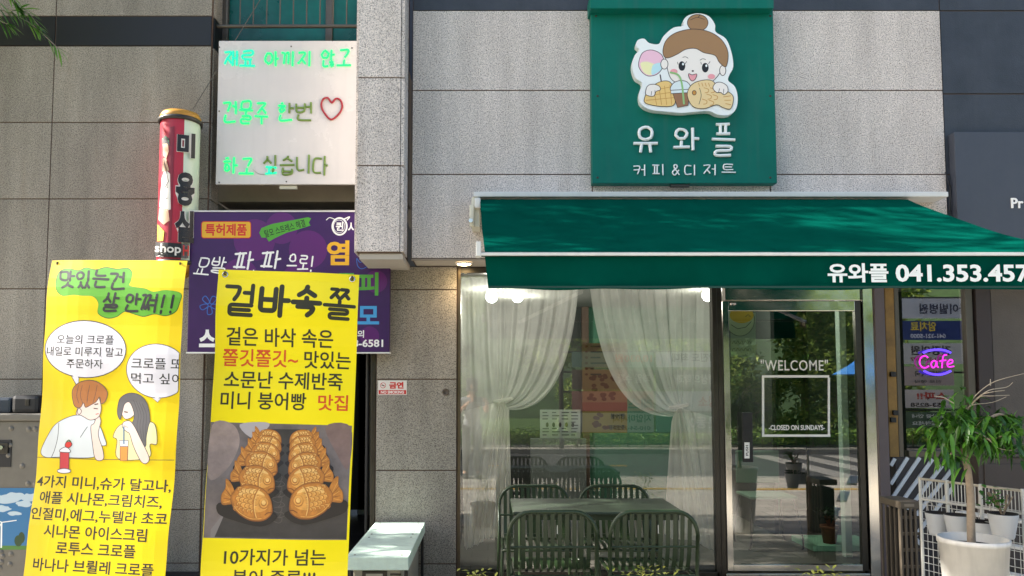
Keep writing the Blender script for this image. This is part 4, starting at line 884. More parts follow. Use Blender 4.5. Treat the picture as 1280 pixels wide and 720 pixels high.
def wtext(body, cx, cy, w_, h_, m, bold):
    vs, fs, bb = text_mesh(body, bold); wk[0] += 4
    bm = bmesh.new(); bv = [bm.verts.new(v) for v in vs]
    for f_ in fs:
        try: bm.faces.new([bv[i] for i in f_])
        except ValueError: pass
    bmesh.ops.subdivide_edges(bm, edges=[e for e in bm.edges if e.calc_length() > .15], cuts=2, use_grid_fill=True); bm.verts.index_update()
    mb.add([wrap(cx + ((v.co.x - bb[0]) / (bb[1] - bb[0]) - .5) * w_, cy - ((v.co.y - bb[2]) / (bb[3] - bb[2]) - .5) * h_, wk[0]) for v in bm.verts], [[v.index for v in f_.verts] for f_ in bm.faces], m); bm.free()
for ch, y, h in (('미', 181, 31), ('용', 236, 42), ('실', 283, 40)):
    wtext(ch, 231, y, 21, h, PW, .085); wtext(ch, 231, y, 20, h, BLACK, .045)
wtext('shop', 214.5, 313, 27, 14, PW, .02); wtext('H', 233, 313, 6, 13, RED, .02)
mb.build('drum', t)
mb = MB(); zz = zb1_
mb.lathe([(RB + .004, zz - .002), (RB + .016, zz), (RB + .018, zz + .025), (RB + .006, zz + .035), (RB + .002, zz + .036)], (pc.x, Y_B, 0), CAPD, 36); mb.lathe([(RB + .002, zz + .036), (RB + .004, zz + .055), (RB - .012, zz + .085), (RB - .05, zz + .098), (.001, zz + .103)], (pc.x, Y_B, 0), MUST, 36); mb.build('top_cap', t)
mb = MB(); mb.lathe([(RB, zb0 + .015), (RB + .012, zb0 + .012), (RB + .012, zb0 - .02), (RB + .002, zb0 - .022)], (pc.x, Y_B, 0), CAPD, 36); mb.lathe([(RB + .002, zb0 - .022), (RB - .02, zb0 - .075), (.08, zb0 - .11), (.001, zb0 - .115)], (pc.x, Y_B, 0), MUST, 36); mb.build('bottom_cap', t)
[MB().bbox(pc.x - .03, pc.x + .03, Y_B + .1, Y_L + .002, z, z + .05, STEEL_D, .004).build('bracket', t) for z in (zb0 + .05, zb1_ - .12)]

# ================================================================== purple salon sign
Y_U = .2; a0, a1, b0, b1 = RC(236, 265, 487.5, 440, Y_U)
t = thing('purple_salon_sign', 'purple hair salon signboard with yellow badge and white script behind the banner', 'sign', ((a0 + a1) / 2, Y_U, b0))
PUR = mat('purple print', '#36094f', .4, var=.2, vscale=2.6); PURM = mat('magenta bubble print', '#551262', .35)
mb = MB(); mb.bbox(a0, a1, Y_U, Y_U + .05, b0, b1, PUR, .003)
F = Face((0, Y_U, 0))
for (x, y, r_) in ((318, 300, 26), (352, 285, 20), (385, 312, 24), (300, 345, 22), (372, 350, 20), (470, 352, 14), (462, 420, 12)): F.shape(mb, circle2(x, y, r_, r_, 26), PURM, sm=False)
def rrect(x0, y0, x1, y1, r_): 
    o = []
    for (cx_, cy_, a) in ((x1 - r_, y1 - r_, 0), (x0 + r_, y1 - r_, 90), (x0 + r_, y0 + r_, 180), (x1 - r_, y0 + r_, 270)):
        for k in range(5): o.append((cx_ + r_ * math.cos(R(a + k * 22.5)), cy_ + r_ * math.sin(R(a + k * 22.5))))
    return o
F.shape(mb, rrect(252, 277, 313.5, 297.5, 3), mat('badge yellow', '#d9a51f', .4), RED, .006, sm=False); F.text(mb, '특허제품', 282.5, 287.2, 52, 15, RED, .03)
F.shape(mb, [(324, 291), (327, 285), (340, 280), (362, 276), (385, 271.5), (389, 273), (386, 278), (388, 282), (372, 287), (358, 291), (345, 297), (336, 302), (333, 297), (327, 297)], mat('brush green', '#4c9a2a', .45), sm=False)
F.text(mb, '탈모 스트레스 해결', 356, 285.5, 52, 9.5, SOFT_BLACK, .01, rot=R(16))
F.hand(mb, '모발', 243.5, 322, 281, 342, .012, WHITE, R(-4), .05, .15); F.hand(mb, '파', 291, 317, 316, 339, .017, WHITE, 0, .05, .15); F.hand(mb, '파', 325, 316, 350, 338, .017, WHITE, 0, .05, .15); F.ring(mb, [(317, 338), (315, 344)], .012, WHITE, False)
F.hand(mb, '으로!', 358, 320, 392, 338, .013, WHITE, 0, .05, .15)
F.ring(mb, smooth([(248, 336), (246, 341)], False, 3), .008, WHITE, False)
F.ring(mb, circle2(424.5, 283, 9, 10.5, 30), .014, WHITE); F.ring(mb, circle2(424, 283, 7, 8, 24), .004, WHITE); F.text(mb, '퀸', 424.5, 283, 9.5, 11, WHITE, .03); F.ring(mb, smooth([(418, 274), (412, 272), (408, 275)], False, 4), .006, WHITE, False); F.ring(mb, smooth([(430, 274), (437, 271), (434, 275)], False, 4), .009, WHITE, False)
F.text(mb, '시즈', 446, 284, 22, 14, WHITE, .02)
F.text(mb, '염', 422.5, 316, 28, 31, mat('gold print', '#dca61c', .4), .03); F.text(mb, '두', 433, 356, 25, 29, mat('leaf print', '#4f9a33', .4), .03); F.text(mb, '피', 460.5, 355, 25, 29, MATS['leaf print'], .03)
F.text(mb, '탈', 431, 394, 25, 24, mat('sky print', '#4297cf', .4), .03); F.text(mb, '모', 460.5, 394, 27, 23, MATS['sky print'], .03)
F.text(mb, '문의', 446, 417.5, 18, 9.5, WHITE, .02); F.text(mb, '8-6581', 460, 429, 38, 9.5, WHITE, .025); F.text(mb, '스', 259, 423, 20, 22, WHITE, .05)
BUT = mat('blue flower print', '#2f5fae', .45)
for k in range(5):
    a = R(90 + 72 * k); F.shape(mb, [(262 + 3 * math.cos(a - .5), 381 + 3 * math.sin(a - .5)), (262 + 11 * math.cos(a - .3), 381 + 11 * math.sin(a - .3)), (262 + 12 * math.cos(a + .2), 381 + 12 * math.sin(a + .2)), (262 + 4 * math.cos(a + .6), 381 + 4 * math.sin(a + .6))], None, BUT, .007)
F.shape(mb, [(446, 323), (450, 328), (456, 326), (460, 332), (452, 336), (447, 332)], None, BUT, .006)
mb.build('panel', t)
for (xa, xb2, za, zb_) in ((a0 - .006, a1 + .006, b1 + .001, b1 + .012), (a0 - .006, a1 + .006, b0 - .012, b0 - .001)): MB().bbox(xa, xb2, Y_U - .005, Y_U + .055, za, zb_, ALU, .002).build('edge_rail', t)
[MB().bbox(x - .02, x + .02, Y_U + .051, Y_U + .5, b1 - .2, b1 - .16, STEEL_D, .003).build('bracket', t) for x in (a0 + .2, -1.1)]
# no smoking plate
Y_N = Y_LW - .004; a0, a1, b0, b1 = RC(472.5, 475.5, 508.5, 493.5, Y_N)
mb = MB(); mb.bbox(a0, a1, Y_N, Y_LW - .0005, b0, b1, mat('white plastic plate', '#dcd6cf', .4), .001)
F = Face((0, Y_N, 0)); F.rect(mb, 473.3, 487.6, 507.7, 492.7, RED); F.text(mb, 'NO SMOKING', 490.5, 490.2, 29, 3.6, WHITE, .03); F.text(mb, '금연', 495.5, 481.6, 18, 8.5, RED, .05)
F.ring(mb, circle2(478.8, 481.7, 3.3, 3.3, 16), .004, RED); F.ring(mb, [(476.6, 479.5), (481, 484)], .004, RED, False); F.rect(mb, 477, 481.2, 480.6, 482.2, BLACK)
tag(mb.build('no_smoking_plate'), 'small white and red no smoking plate on the granite pier', 'sign')
c = P(557, 490, Y_LW); mb = MB(); mb.lathe([(.03, 0), (.028, .012), (.02, .014), (.018, .005), (.001, .005)], (0, 0, 0), mat('weathered bronze', '#5b5046', .6), 16); mb.v = [(c.x + x, Y_LW - z + .002, c.z + y) for x, y, z in mb.v]
tag(mb.build('wall_socket'), 'round weathered metal boss on the granite pier near the window', 'wall fitting')

# ================================================================== yellow banners on stands
def banner_face(tl, tr, bl, Y):
    A = P(*tl, Y); Cc = P(*bl, Y - (P(*tl, Y).z - P(*bl, Y).z) * math.tan(R(2.6)))
    def g(q): return (P(*tr, q) - A).dot(A - Cc)
    lo, hi = Y - .5, Y + .5
    for _ in range(60):
        mid = (lo + hi) / 2
        if (g(lo) > 0) == (g(mid) > 0): lo = mid
        else: hi = mid
    B = P(*tr, (lo + hi) / 2)
    F = Face(A, B - A, A - Cc, .000015); return F, (B - A).length
def banner_stand(t, F, wd, ht, m):
    """cloth with a faint belly, grommets, an X stand behind and a water base on the ground"""
    mb = MB(); nu, nv = 8, 24; v = []
    e = [F.w(0, 0, 0), F.w(wd, 0, 0), F.w(wd, -ht, 0), F.w(0, -ht, 0)]; b = [p - F.n * .0015 for p in e]
    mb.add(e + b, [(3, 2, 1, 0), (4, 5, 6, 7), (0, 1, 5, 4), (1, 2, 6, 5), (2, 3, 7, 6), (3, 0, 4, 7)], m); return mb
def banner_hw(t, F, wd, ht, gx):
    for (a, b) in ((gx, -.022), (wd - gx, -.022), (gx, -ht + .022), (wd - gx, -ht + .022)):
        mb = MB(); c = F.w(a, b, .004); mb.tube([c + F.u * .011 * math.cos(q) + F.v * .011 * math.sin(q) for q in np.linspace(0, 6.283, 14, endpoint=False)], .0035, CHROME, 6, closed=True)
        mb.tube([c - F.n * .03, c + F.n * .006, c + F.n * .01 + F.v * .014], .0045, STEEL_D, 6); mb.build('grommet', t)
    hub = F.w(wd / 2, -ht * .55, -.12); base = Vector((hub.x, hub.y + .05, .1))
    for (a, b) in ((gx, -.022), (wd - gx, -.022), (gx, -ht + .022), (wd - gx, -ht + .022)):
        mb = MB(); mb.tube([hub, F.w(a, b, -.02)], .006, STEEL_D, 6); mb.build('arm', t)
    mb = MB(); mb.tube([hub, base], .013, STEEL_D, 8); mb.build('pole', t)
    mb = MB(); mb.lathe([(.001, 0), (.2, 0), (.21, .02), (.2, .1), (.05, .13), (.001, .13)], (base.x, base.y, .001), mat('grey water base', '#3b3c3e', .5), 28); mb.build('base', t)

def bow(o, F, wd, ht, seed):
    """cut the printed sheet along a grid and let it belly and ripple like hung vinyl; every cell stays flat, so the print keeps to the sheet"""
    NB, NA = 44, 12; bm = bmesh.new(); bm.from_mesh(o.data); bmesh.ops.triangulate(bm, faces=bm.faces[:])
    for k in range(1, NB): bmesh.ops.bisect_plane(bm, geom=bm.verts[:] + bm.edges[:] + bm.faces[:], plane_co=F.w(0, -ht * k / NB, 0), plane_no=F.v, dist=1e-7)
    for k in range(1, NA): bmesh.ops.bisect_plane(bm, geom=bm.verts[:] + bm.edges[:] + bm.faces[:], plane_co=F.w(wd * k / NA, 0, 0), plane_no=F.u, dist=1e-7)
    fb = [.012 * math.sin(k / NB * 9 + seed) + .004 * math.sin(k / NB * 31 + seed * 2) - .012 * math.sin(seed) + .014 * math.exp(-((k - 4) / 3) ** 2) for k in range(NB + 1)]
    ga = [.014 * math.sin(math.pi * k / NA) + .004 * math.sin(k / NA * 8 + seed) for k in range(NA + 1)]
    def pl(T, t, n): t = max(0, min(n - 1e-6, t * n)); i = int(t); return T[i] + (T[i + 1] - T[i]) * (t - i)
    for v in bm.verts:
        d = v.co - F.o; v.co += F.n * (pl(fb, -d.dot(F.v) / ht, NB) + pl(ga, d.dot(F.u) / wd, NA))
    bm.to_mesh(o.data); bm.free(); o.data.polygons.foreach_set('use_smooth', [False] * len(o.data.polygons)); o.data.update()
# --- left banner
F, wd = banner_face((66.5, 326), (235.5, 326.5), (30, 720), -2.62); ht = 1.8
t = thing('yellow_banner', 'leaning yellow banner with two drawn people and speech bubbles', 'banner', (F.w(wd / 2, -ht, 0).x, -2.6, 0))
mb = banner_stand(t, F, wd, ht, YEL)
for s_, cx_, cy_, w_ in (('4가지 미니,슈가 달고나,', 126.5, 605, 169), ('애플 시나몬,크림치즈,', 124, 625, 154), ('인절미,에그,누텔라 초코', 122.5, 645.5, 171), ('시나몬 아이스크림', 120, 666, 129), ('로투스 크로플', 121, 687, 99), ('바나나 브륄레 크로플', 117, 708.5, 151)):
    F.text(mb, s_, cx_, cy_, w_, 16.5, SOFT_BLACK, .016)
LIME = mat('lime sticker print', '#57a020', .45); LIMED = mat('dark green edge print', '#2f6016', .45)
o1 = [(75, 352), (79, 341), (90, 337.5), (103, 340), (112, 336.5), (124, 339), (136, 336), (150, 338), (163, 337), (169, 343), (168, 353), (167, 359), (185, 362), (196, 366), (212, 364), (229, 368), (227, 380), (222, 390), (210, 395), (196, 393), (183, 396), (171, 393), (160, 390), (150, 396), (138, 398), (127, 392), (128, 380), (122, 372), (108, 371), (98, 370), (84, 371), (76, 364)]
F.shape(mb, [(x + (x - 150) * .012, y + (y - 366) * .035) for x, y in o1], LIMED); F.shape(mb, o1, LIME)
F.hand(mb, '맛있는건', 80, 341, 163, 360.5, .0115, BLACK, R(-1), .03, -.12); F.hand(mb, '살 안쪄!!', 132, 370, 223, 391, .0112, BLACK, R(-2), .03, .1, space=.35)
OLG = mat('grey outline print', '#39383c', .5); BUB = mat('bubble white print', '#d6d4db', .45)
F.shape(mb, [(89, 466), (98, 484.5), (101, 470)], BUB, OLG, .004, sm=False)
F.shape(mb, circle2(109.5, 437, 51, 35.3, 44), BUB, OLG, .004, sm=False); F.poly(mb, [(91, 464.5), (97.5, 481), (100, 468)], BUB)
for s_, cx_, cy_, w_ in (('오늘의 크로플', 110, 425, 71), ('내일로 미루지 말고', 108.5, 440, 96), ('주문하자', 108.5, 455, 45)): F.text(mb, s_, cx_, cy_, w_, 11.5, SOFT_BLACK, .006)
edge = F.uv(226, 465); b2 = [(x, y) for x, y in circle2(198, 464, 38, 33.5, 60)]
b2 = [q for q in ([(min(x, 227 - (y - 430) * .085), y) for x, y in b2])]
F.shape(mb, [(187, 494), (196.5, 503), (203, 495)], BUB, OLG, .003, sm=False); F.shape(mb, b2, BUB, OLG, .003, sm=False); F.poly(mb, [(189, 492), (196.5, 500.5), (201, 493)], BUB)
F.text(mb, '크로플 또', 197.5, 455, 62, 13.5, SOFT_BLACK, .006, clip=wd - .002); F.text(mb, '먹고 싶어', 196.5, 473.5, 63, 13.5, SOFT_BLACK, .006, clip=wd - .002)
# two drawn people at a table
def C5(l): return [(x / 3.27, 500 + y / 3.27) for x, y in l]
LN = .0028
def s5(l, fill, line=OLG, wd_=LN, sm=True): F.shape(mb, C5(l), fill, line, wd_, 5, sm)
def l5(l, m=OLG, wd_=LN): F.ring(mb, smooth(C5(l), False, 5), wd_, m, False)
TEE = mat('pale tee print', '#c9cfd1', .5); SKN = mat('drawn skin print', '#dcc5ba', .5); HBR = mat('ginger hair print', '#a5662f', .5); HGR = mat('grey hair print', '#575456', .5); CRM = mat('cream tee print', '#d9cf9c', .5)
l5([(140, 234), (300, 240), (470, 244), (706, 246)], OLG, .0022)
s5([(160, 210), (190, 150), (225, 100), (280, 70), (330, 62), (385, 80), (410, 110), (425, 150), (432, 185), (390, 190), (380, 234), (240, 234), (180, 234)], TEE); l5([(240, 95), (236, 150), (222, 200), (205, 236)]); l5([(330, 152), (345, 128), (358, 110)])
s5([(372, 110), (385, 95), (398, 60), (412, 85), (402, 140), (418, 200), (420, 240), (398, 248), (384, 232), (378, 180)], SKN)
s5([(322, 20), (340, -30), (390, -40), (410, 10), (412, 45), (400, 72), (370, 82), (345, 70), (330, 62), (312, 58)], SKN)
s5([(300, 10), (298, -40), (330, -72), (380, -80), (420, -62), (440, -30), (430, 5), (412, 15), (408, -12), (392, 8), (372, 20), (350, 30), (342, 12), (330, 30), (312, 30)], HBR)
for (xa, xb2) in ((330, 338), (360, 356), (390, 380), (315, 322)): l5([(xa + 10, -60), (xa, -20), (xb2, 12)], OLG, .0018)
l5([(388, 18), (400, 16)], BLACK, .005); l5([(384, 34), (398, 36)], BLACK, .004); l5([(392, 58), (402, 56)], RED, .003); s5([(318, 40), (326, 34), (334, 46), (326, 58), (318, 54)], SKN)
s5([(462, 150), (482, 110), (520, 92), (590, 90), (632, 100), (640, 178), (612, 182), (605, 236), (480, 240), (478, 165)], CRM)
s5([(490, 20), (500, -12), (540, -22), (560, 10), (548, 60), (515, 78), (498, 60)], SKN)
s5([(480, 30), (492, -8), (530, -28), (575, -18), (602, 20), (612, 80), (606, 110), (598, 150), (594, 190), (570, 182), (562, 140), (540, 110), (548, 60), (530, 10), (508, 18), (498, 55), (490, 80), (480, 60)], HGR)
for k in range(4): l5([(545 + k * 12, 0 + k * 5), (565 + k * 11, 60), (560 + k * 12, 110), (575 + k * 7, 168)], OLG, .0018)
s5([(500, 110), (505, 90), (530, 86), (550, 110), (570, 150), (606, 230), (598, 258), (574, 252), (545, 190), (530, 140), (515, 128)], SKN); l5([(508, 48), (520, 50)], BLACK, .005); l5([(505, 104), (522, 112)], OLG, .0018)
s5([(490, 190), (522, 190), (518, 248), (488, 248)], mat('orange drink print', '#d98a3d', .5), sm=False); s5([(488, 165), (524, 165), (522, 190), (490, 190)], BUB, sm=False); l5([(506, 178), (506, 110)], mat('blue straw print', '#4a6f8e', .5), .006)
s5([(244, 208), (282, 210), (278, 285), (240, 284)], mat('red drink print', '#b8313a', .5), sm=False); s5([(246, 202), (268, 192), (286, 204), (284, 214), (244, 212)], BUB); s5([(232, 286), (258, 280), (284, 286), (282, 296), (256, 300), (234, 296)], BUB); s5([(266, 188), (272, 172), (290, 172), (294, 184), (280, 196)], RED); l5([(272, 172), (282, 164), (290, 170)], mat('dark leaf print', '#4b5a2c', .5), .005)
bow(mb.build('cloth', t), F, wd, ht, .4); banner_hw(t, F, wd, ht, .03)

# --- right banner
F, wd = banner_face((273.5, 337), (449, 343.5), (252.5, 690), -2.6)
t = thing('yellow_banner', 'bright yellow banner with a photo of fish shaped pastries in two rows', 'banner', (F.w(wd / 2, -ht, 0).x, -2.6, 0))
mb = banner_stand(t, F, wd, ht, YELB); DK = mat('olive black print', '#2c2a14', .5); ORR = mat('orange red print', '#cc4a16', .5)
def thick(ch, x0, y0, x1, y1): F.hand(mb, ch, x0, y0, x1, y1, .0255, DK, 0, .0, 0, sm=False, adv=1)
thick = (lambda ch, x0, y0, x1, y1, w_=.0225: F.hand(mb, ch, x0, y0, x1, y1, w_, DK, R(-1.5), .0, 0, sm=False, adv=1))
thick('겉', 281, 357, 316, 393, .0185); thick('바', 325, 359, 359, 394); thick('속', 366, 360, 398, 394); thick('쫄', 405, 363, 440, 398, .0165)
tl_ = R(-1.6)
for s_, cx_, cy_, w_, h_, m_ in (('겉은 바삭 속은', 350, 422, 134, 23, DK), ('쫄깃쫄깃~', 325, 447.5, 95, 22, ORR), ('맛있는', 409, 450, 58, 22, DK), ('소문난 수제반죽', 354, 475.5, 149, 22, DK), ('미니 붕어빵', 329, 501, 108, 22, DK), ('맛집', 416, 503.5, 37, 20, ORR), ('10가지가 넘는', 344.5, 696, 127, 20.5, DK), ('붕어 종류!!!', 343, 722, 104, 21, DK)):
    F.text(mb, s_, cx_, cy_, w_, h_, m_, .014, rot=0)
# the printed photograph of pastries
def C7(l): return [(220 + x / 3.43, 510 + y / 3.43) for x, y in l]
def s7(l, fill, line=None, wd_=.003, sm=True): F.shape(mb, C7(l), fill, line, wd_, 5, sm)
BGP = mat('photo grey print', '#6d6462', .45, var=.35, vscale=7)
s7([(145, 60), (753, 76), (731, 566), (118, 556)], BGP, sm=False)
s7([(150, 75), (240, 70), (270, 150), (220, 260), (140, 300)], mat('photo haze print', '#8f7f79', .45, var=.3, vscale=9)); s7([(270, 70), (400, 66), (330, 130)], mat('photo pale print', '#a9a3a5', .45)); s7([(640, 80), (748, 82), (738, 260), (690, 200)], mat('photo brown print', '#75605a', .45, var=.3, vscale=8))
TRAY = mat('photo tray print', '#3c3836', .4, var=.2, vscale=14); s7([(390, 90), (560, 92), (640, 180), (735, 440), (731, 562), (160, 552), (220, 420), (320, 190)], TRAY, sm=False)
s7([(150, 520), (190, 470), (215, 440), (165, 555), (148, 555)], mat('photo edge print', '#7d7775', .4), sm=False)
for k in range(9): F.ring(mb, smooth(C7([(430 + (k % 2) * 40 - 18, 300 + k * 22), (452, 290 + k * 22), (455 + (k % 2) * 14, 306 + k * 22), (440, 316 + k * 22)]), True, 4), .0022, mat('photo emboss print', '#57514d', .4))
BR = [mat('pastry edge print', '#7d4a1f', .5, var=.2, vscale=40), mat('pastry brown print', '#a2682d', .5, var=.25, vscale=36), mat('pastry gold print', '#b5762f', .5, var=.25, vscale=40), mat('pastry light print', '#cd9446', .5, var=.22, vscale=44), mat('pastry highlight print', '#e0b56a', .5, var=.18, vscale=44)]
def fish(cx_, cy_, w_, flip, d=1.0):
    k = w_ / 100; g_ = -1 if flip else 1; co, si = math.cos(R(11)), math.sin(R(11))
    T = lambda l: [(cx_ + g_ * (x * co - y * si) * k, cy_ + (x * si + y * co) * k * d) for x, y in l]
    s7(T([(-110, 64), (-40, 78), (60, 80), (112, 50), (104, 20), (-100, 20)]), mat('photo contact print', '#241f1d', .45))
    tail = [(-62, -28), (-84, -58), (-104, -66), (-99, -34), (-110, -4), (-101, 28), (-74, 24), (-60, 14)]
    s7(T(tail), BR[1]); s7(T([(x * .97 - 1, y * .86 - 3) for x, y in tail]), BR[2]); F.h(); F.hold = True
    for q in range(5): F.ring(mb, C7(T([(-72, -14 + q * 6), (-98, -46 + q * 17)])), .0026, BR[0] if q % 2 else BR[3], False)
    F.hold = False
    bd = [(-72, -8), (-52, -44), (-12, -64), (40, -62), (78, -40), (98, -2), (99, 30), (68, 58), (20, 66), (-28, 52), (-60, 26)]
    s7(T(bd), BR[0]); s7(T([(x * .97, y * .95 - 1) for x, y in bd]), BR[1]); s7(T([(x * .91 + 1, y * .86 - 3) for x, y in bd]), BR[2]); s7(T([(x * .74 + 4, y * .62 - 9) for x, y in bd]), BR[3])
    s7(T([(-40, -34), (0, -50), (40, -48), (60, -36), (30, -36), (-10, -30), (-36, -18)]), BR[4]); s7(T([(44, 40), (70, 34), (84, 16), (92, 30), (70, 50)]), BR[2])
    F.h()
    for a_ in range(5):
        for b_ in range(5):
            x_ = -50 + a_ * 17 + (b_ % 2) * 8; y_ = -40 + b_ * 18
            if abs(x_ + 10) < 46 and x_ * .2 + abs(y_) < 50:
                F.hold = True
                F.ring(mb, smooth(C7(T([(x_ + 9, y_ - 8), (x_ - 1, y_ - 5), (x_ - 3, y_ + 4), (x_ + 5, y_ + 9)])), False, 4), .0032, BR[1], False)
                F.hold = False
    F.h(); F.hold = True
    for a_ in range(5):
        for b_ in range(5):
            x_ = -47 + a_ * 17 + (b_ % 2) * 8; y_ = -40 + b_ * 18
            if abs(x_ + 10) < 44 and x_ * .2 + abs(y_) < 48: F.ring(mb, smooth(C7(T([(x_ + 9, y_ - 7), (x_, y_ - 4), (x_ - 1, y_ + 3)])), False, 4), .0018, BR[4], False)
    F.hold = False
    F.ring(mb, smooth(C7(T([(30, -56), (20, -20), (24, 20), (38, 54)])), False, 5), .0055, BR[1], False); F.ring(mb, smooth(C7(T([(35, -54), (25, -20), (29, 20), (42, 50)])), False, 5), .003, BR[4], False)
    s7(T(circle2(62, -8, 21, 22, 18)), BR[1], None, .004, False); s7(T(circle2(61, -10, 18, 19, 18)), BR[3], None, .003, False); s7(T(circle2(62, -8, 11, 12, 14)), BR[1], None, .003, False); s7(T(circle2(61, -10, 8.5, 9, 14)), BR[4], None, .003, False)
    F.ring(mb, smooth(C7(T([(98, 20), (84, 24), (74, 34)])), False, 4), .0045, BR[0], False); F.ring(mb, smooth(C7(T([(-52, 26), (-24, 46), (20, 58), (62, 50)])), False, 5), .004, BR[3], False)
for (x, y, w_, fl, d) in ((392, 128, 62, 0, .95), (545, 130, 62, 1, .95), (386, 158, 68, 0, .98), (551, 158, 68, 1, .98), (374, 194, 76, 0, 1), (556, 196, 76, 1, 1), (354, 240, 86, 0, 1.02), (566, 244, 86, 1, 1.02), (336, 306, 94, 0, 1.02), (572, 306, 96, 1, 1.02), (312, 402, 108, 0, 1.08), (596, 392, 112, 1, 1.05)): fish(x, y, w_, fl, d)
bow(mb.build('cloth', t), F, wd, ht, 2.1); banner_hw(t, F, wd, ht, .03)

# ================================================================== vending cabinet at the left edge
Y_C = -.15; a0, a1, b0, b1 = RC(-120, 520, 120, 730, Y_C)
CABG = mat('embossed grey metal', '#6e6a62', .5, metal=.3, var=.1, vscale=9); zt = ZP(517, Y_C)
t = thing('vending_cabinet', 'grey metal vending cabinet with a wind turbine picture at the left edge', 'vending machine', ((a0 + a1) / 2, Y_C, 0))
mb = MB(); mb.bbox(a0, a1, Y_C, Y_L - .05, 0, zt - .055, CABG, .008)
for i in range(26):
    px, py = random.uniform(-20, 60), random.choice([random.uniform(530, 606), random.uniform(690, 720)]); c = P(px, py, Y_C); k0 = len(mb.v)
    mb.lathe([(.022, 0), (.018, .006), (.001, .009)], (0, 0, 0), CABG, 12)
    for q in range(k0, len(mb.v)): x, y, z = mb.v[q]; mb.v[q] = (c.x + x, Y_C - z, c.z + y)
mb.build('body', t)
mb = MB(); mb.bbox(a0 - .02, a1 + .02, Y_C - .03, Y_L - .04, zt - .054, zt, CABG, .01); mb.build('top_ledge', t)
mb = MB(); q = RC(-12, 550, 13.5, 584, Y_C - .01); mb.bbox(q[0], q[1], Y_C - .006, Y_C - .0005, q[2], q[3], BLACK, .002); mb.bbox(q[0] + .02, q[1] - .02, Y_C - .016, Y_C - .007, (q[2] + q[3]) / 2, q[3] - .02, STEEL_D, .006); c = P(4, 559, Y_C); mb.tube([(c.x, Y_C - .03, c.z), (c.x, Y_C - .01, c.z)], .015, CHROME, 12); mb.build('coin_slot', t)
F = Face((0, Y_C - .004, 0)); mb = MB()
F.rect(mb, -90, 610, 60, 687, mat('sky picture', '#2f6f9e', .3)); 
CLD = mat('cloud picture', '#b8c9d2', .3)
for (x, y, r1, r2) in ((8, 624, 16, 6), (20, 620, 12, 5), (30, 630, 10, 4), (2, 636, 12, 4), (-14, 622, 14, 7), (18, 642, 9, 2.5), (38, 622, 12, 5)): F.shape(mb, [(x + r1 * math.cos(a) * random.uniform(.8, 1.15), y + r2 * math.sin(a) * random.uniform(.75, 1.2)) for a in np.linspace(0, 6.1, 14)], CLD)
F.rect(mb, -90, 682, 60, 687, mat('field picture', '#4c7a34', .4)); F.ring(mb, [(1.5, 684), (2, 653)], .012, WHITE, False)
for a in (15, 135, 255): F.ring(mb, [(2, 653), (2 + 19 * math.cos(R(a)), 653 - 10 * math.sin(R(a)))], .007, WHITE, False)
F.shape(mb, circle2(23, 676, 5, 7, 12), mat('tree picture', '#2b4526', .4)); F.shape(mb, circle2(27, 672, 4, 7, 12), MATS['tree picture'])
mb.build('picture', t)
mb = MB(); q = P(36, 516, -.02); mb.bbox(q.x - .09, q.x + .12, -.1, .1, zt + .001, zt + .14, BLACK, .03); mb.bbox(q.x + .02, q.x + .05, -.108, -.101, zt + .06, zt + .11, STEEL_D, .004); tag(mb.build('black_case'), 'black plastic case lying on the grey vending cabinet', 'case')
mb = MB(); q = P(6, 516, -.02); mb.bbox(q.x - .3, q.x + .08, -.08, .12, zt + .001, zt + .12, mat('dark blue plastic', '#2a3440', .4), .02); tag(mb.build('plastic_box'), 'dark blue plastic box lying on the cabinet beside the black case', 'box')

# ================================================================== mint bench box
tz = .46; bxs = (XP(469, .3, 649), XP(531.5, .3, 649)); yb0 = -1.0; yb1 = .3
MINTB = mat('mint weathered paint', '#cbe0d2', .6, var=.1, vscale=9, bump=.3, bscale=60, streak=.3)
t = thing('mint_bench', 'pale mint painted plank bench standing against the granite pier', 'bench', ((bxs[0] + bxs[1]) / 2, -.35, 0))
bw0, bw1 = bxs
ym = -.28
mb = MB(); mb.bbox(bw0, bw1, yb0, ym - .002, tz - .085, tz, MINTB, .006); mb.bbox(bw0, bw1, ym + .002, yb1, tz - .085, tz - .001, MINTB, .006); mb.build('top_plank', t)
for (x, y) in ((bw0 + .05, yb0 + .06), (bw1 - .05, yb0 + .06), (bw0 + .05, ym - .06), (bw1 - .05, ym - .06), (bw0 + .05, ym + .06), (bw1 - .05, ym + .06), (bw0 + .05, yb1 - .06), (bw1 - .05, yb1 - .06)):
    mb = MB(); mb.lathe([(.008, 0), (.007, .002), (.001, .0025)], (x, y, tz), mat('rusty screw', '#5a4335', .7), 10); mb.build('screw', t)
UNITM = mat('beige grey casing', '#a9a598', .5, var=.08)
mb = MB(); mb.bbox(bw0 + .04, bw1 - .05, yb0 + .06, yb1 - .02, 0, tz - .087, UNITM, .012); mb.build('body', t)
mb = MB(); mb.bbox(bw0 + .1, bw0 + .26, yb0 + .048, yb0 + .059, tz - .22, tz - .1, STEEL_D, .004); mb.bbox(bw0 + .125, bw0 + .235, yb0 + .04, yb0 + .0475, tz - .21, tz - .115, UNITM, .006); mb.build('hatch', t)
mb = MB()
for k in range(4): mb.bbox(bw0 + .28, bw0 + .35, yb0 + .05, yb0 + .0595, tz - .125 - k * .014, tz - .118 - k * .014, STEEL_D, .001)
mb.build('vent', t)
for (x, y) in ((bw1 - .03, yb0 + .02), (bw1 - .03, yb1 - .06), (bw0 + .002, yb0 + .02), (bw0 + .002, yb1 - .06)):
    mb = MB(); mb.bbox(x, x + .022, y, y + .03, 0, tz - .087, BLACK, .003); mb.build('leg', t)

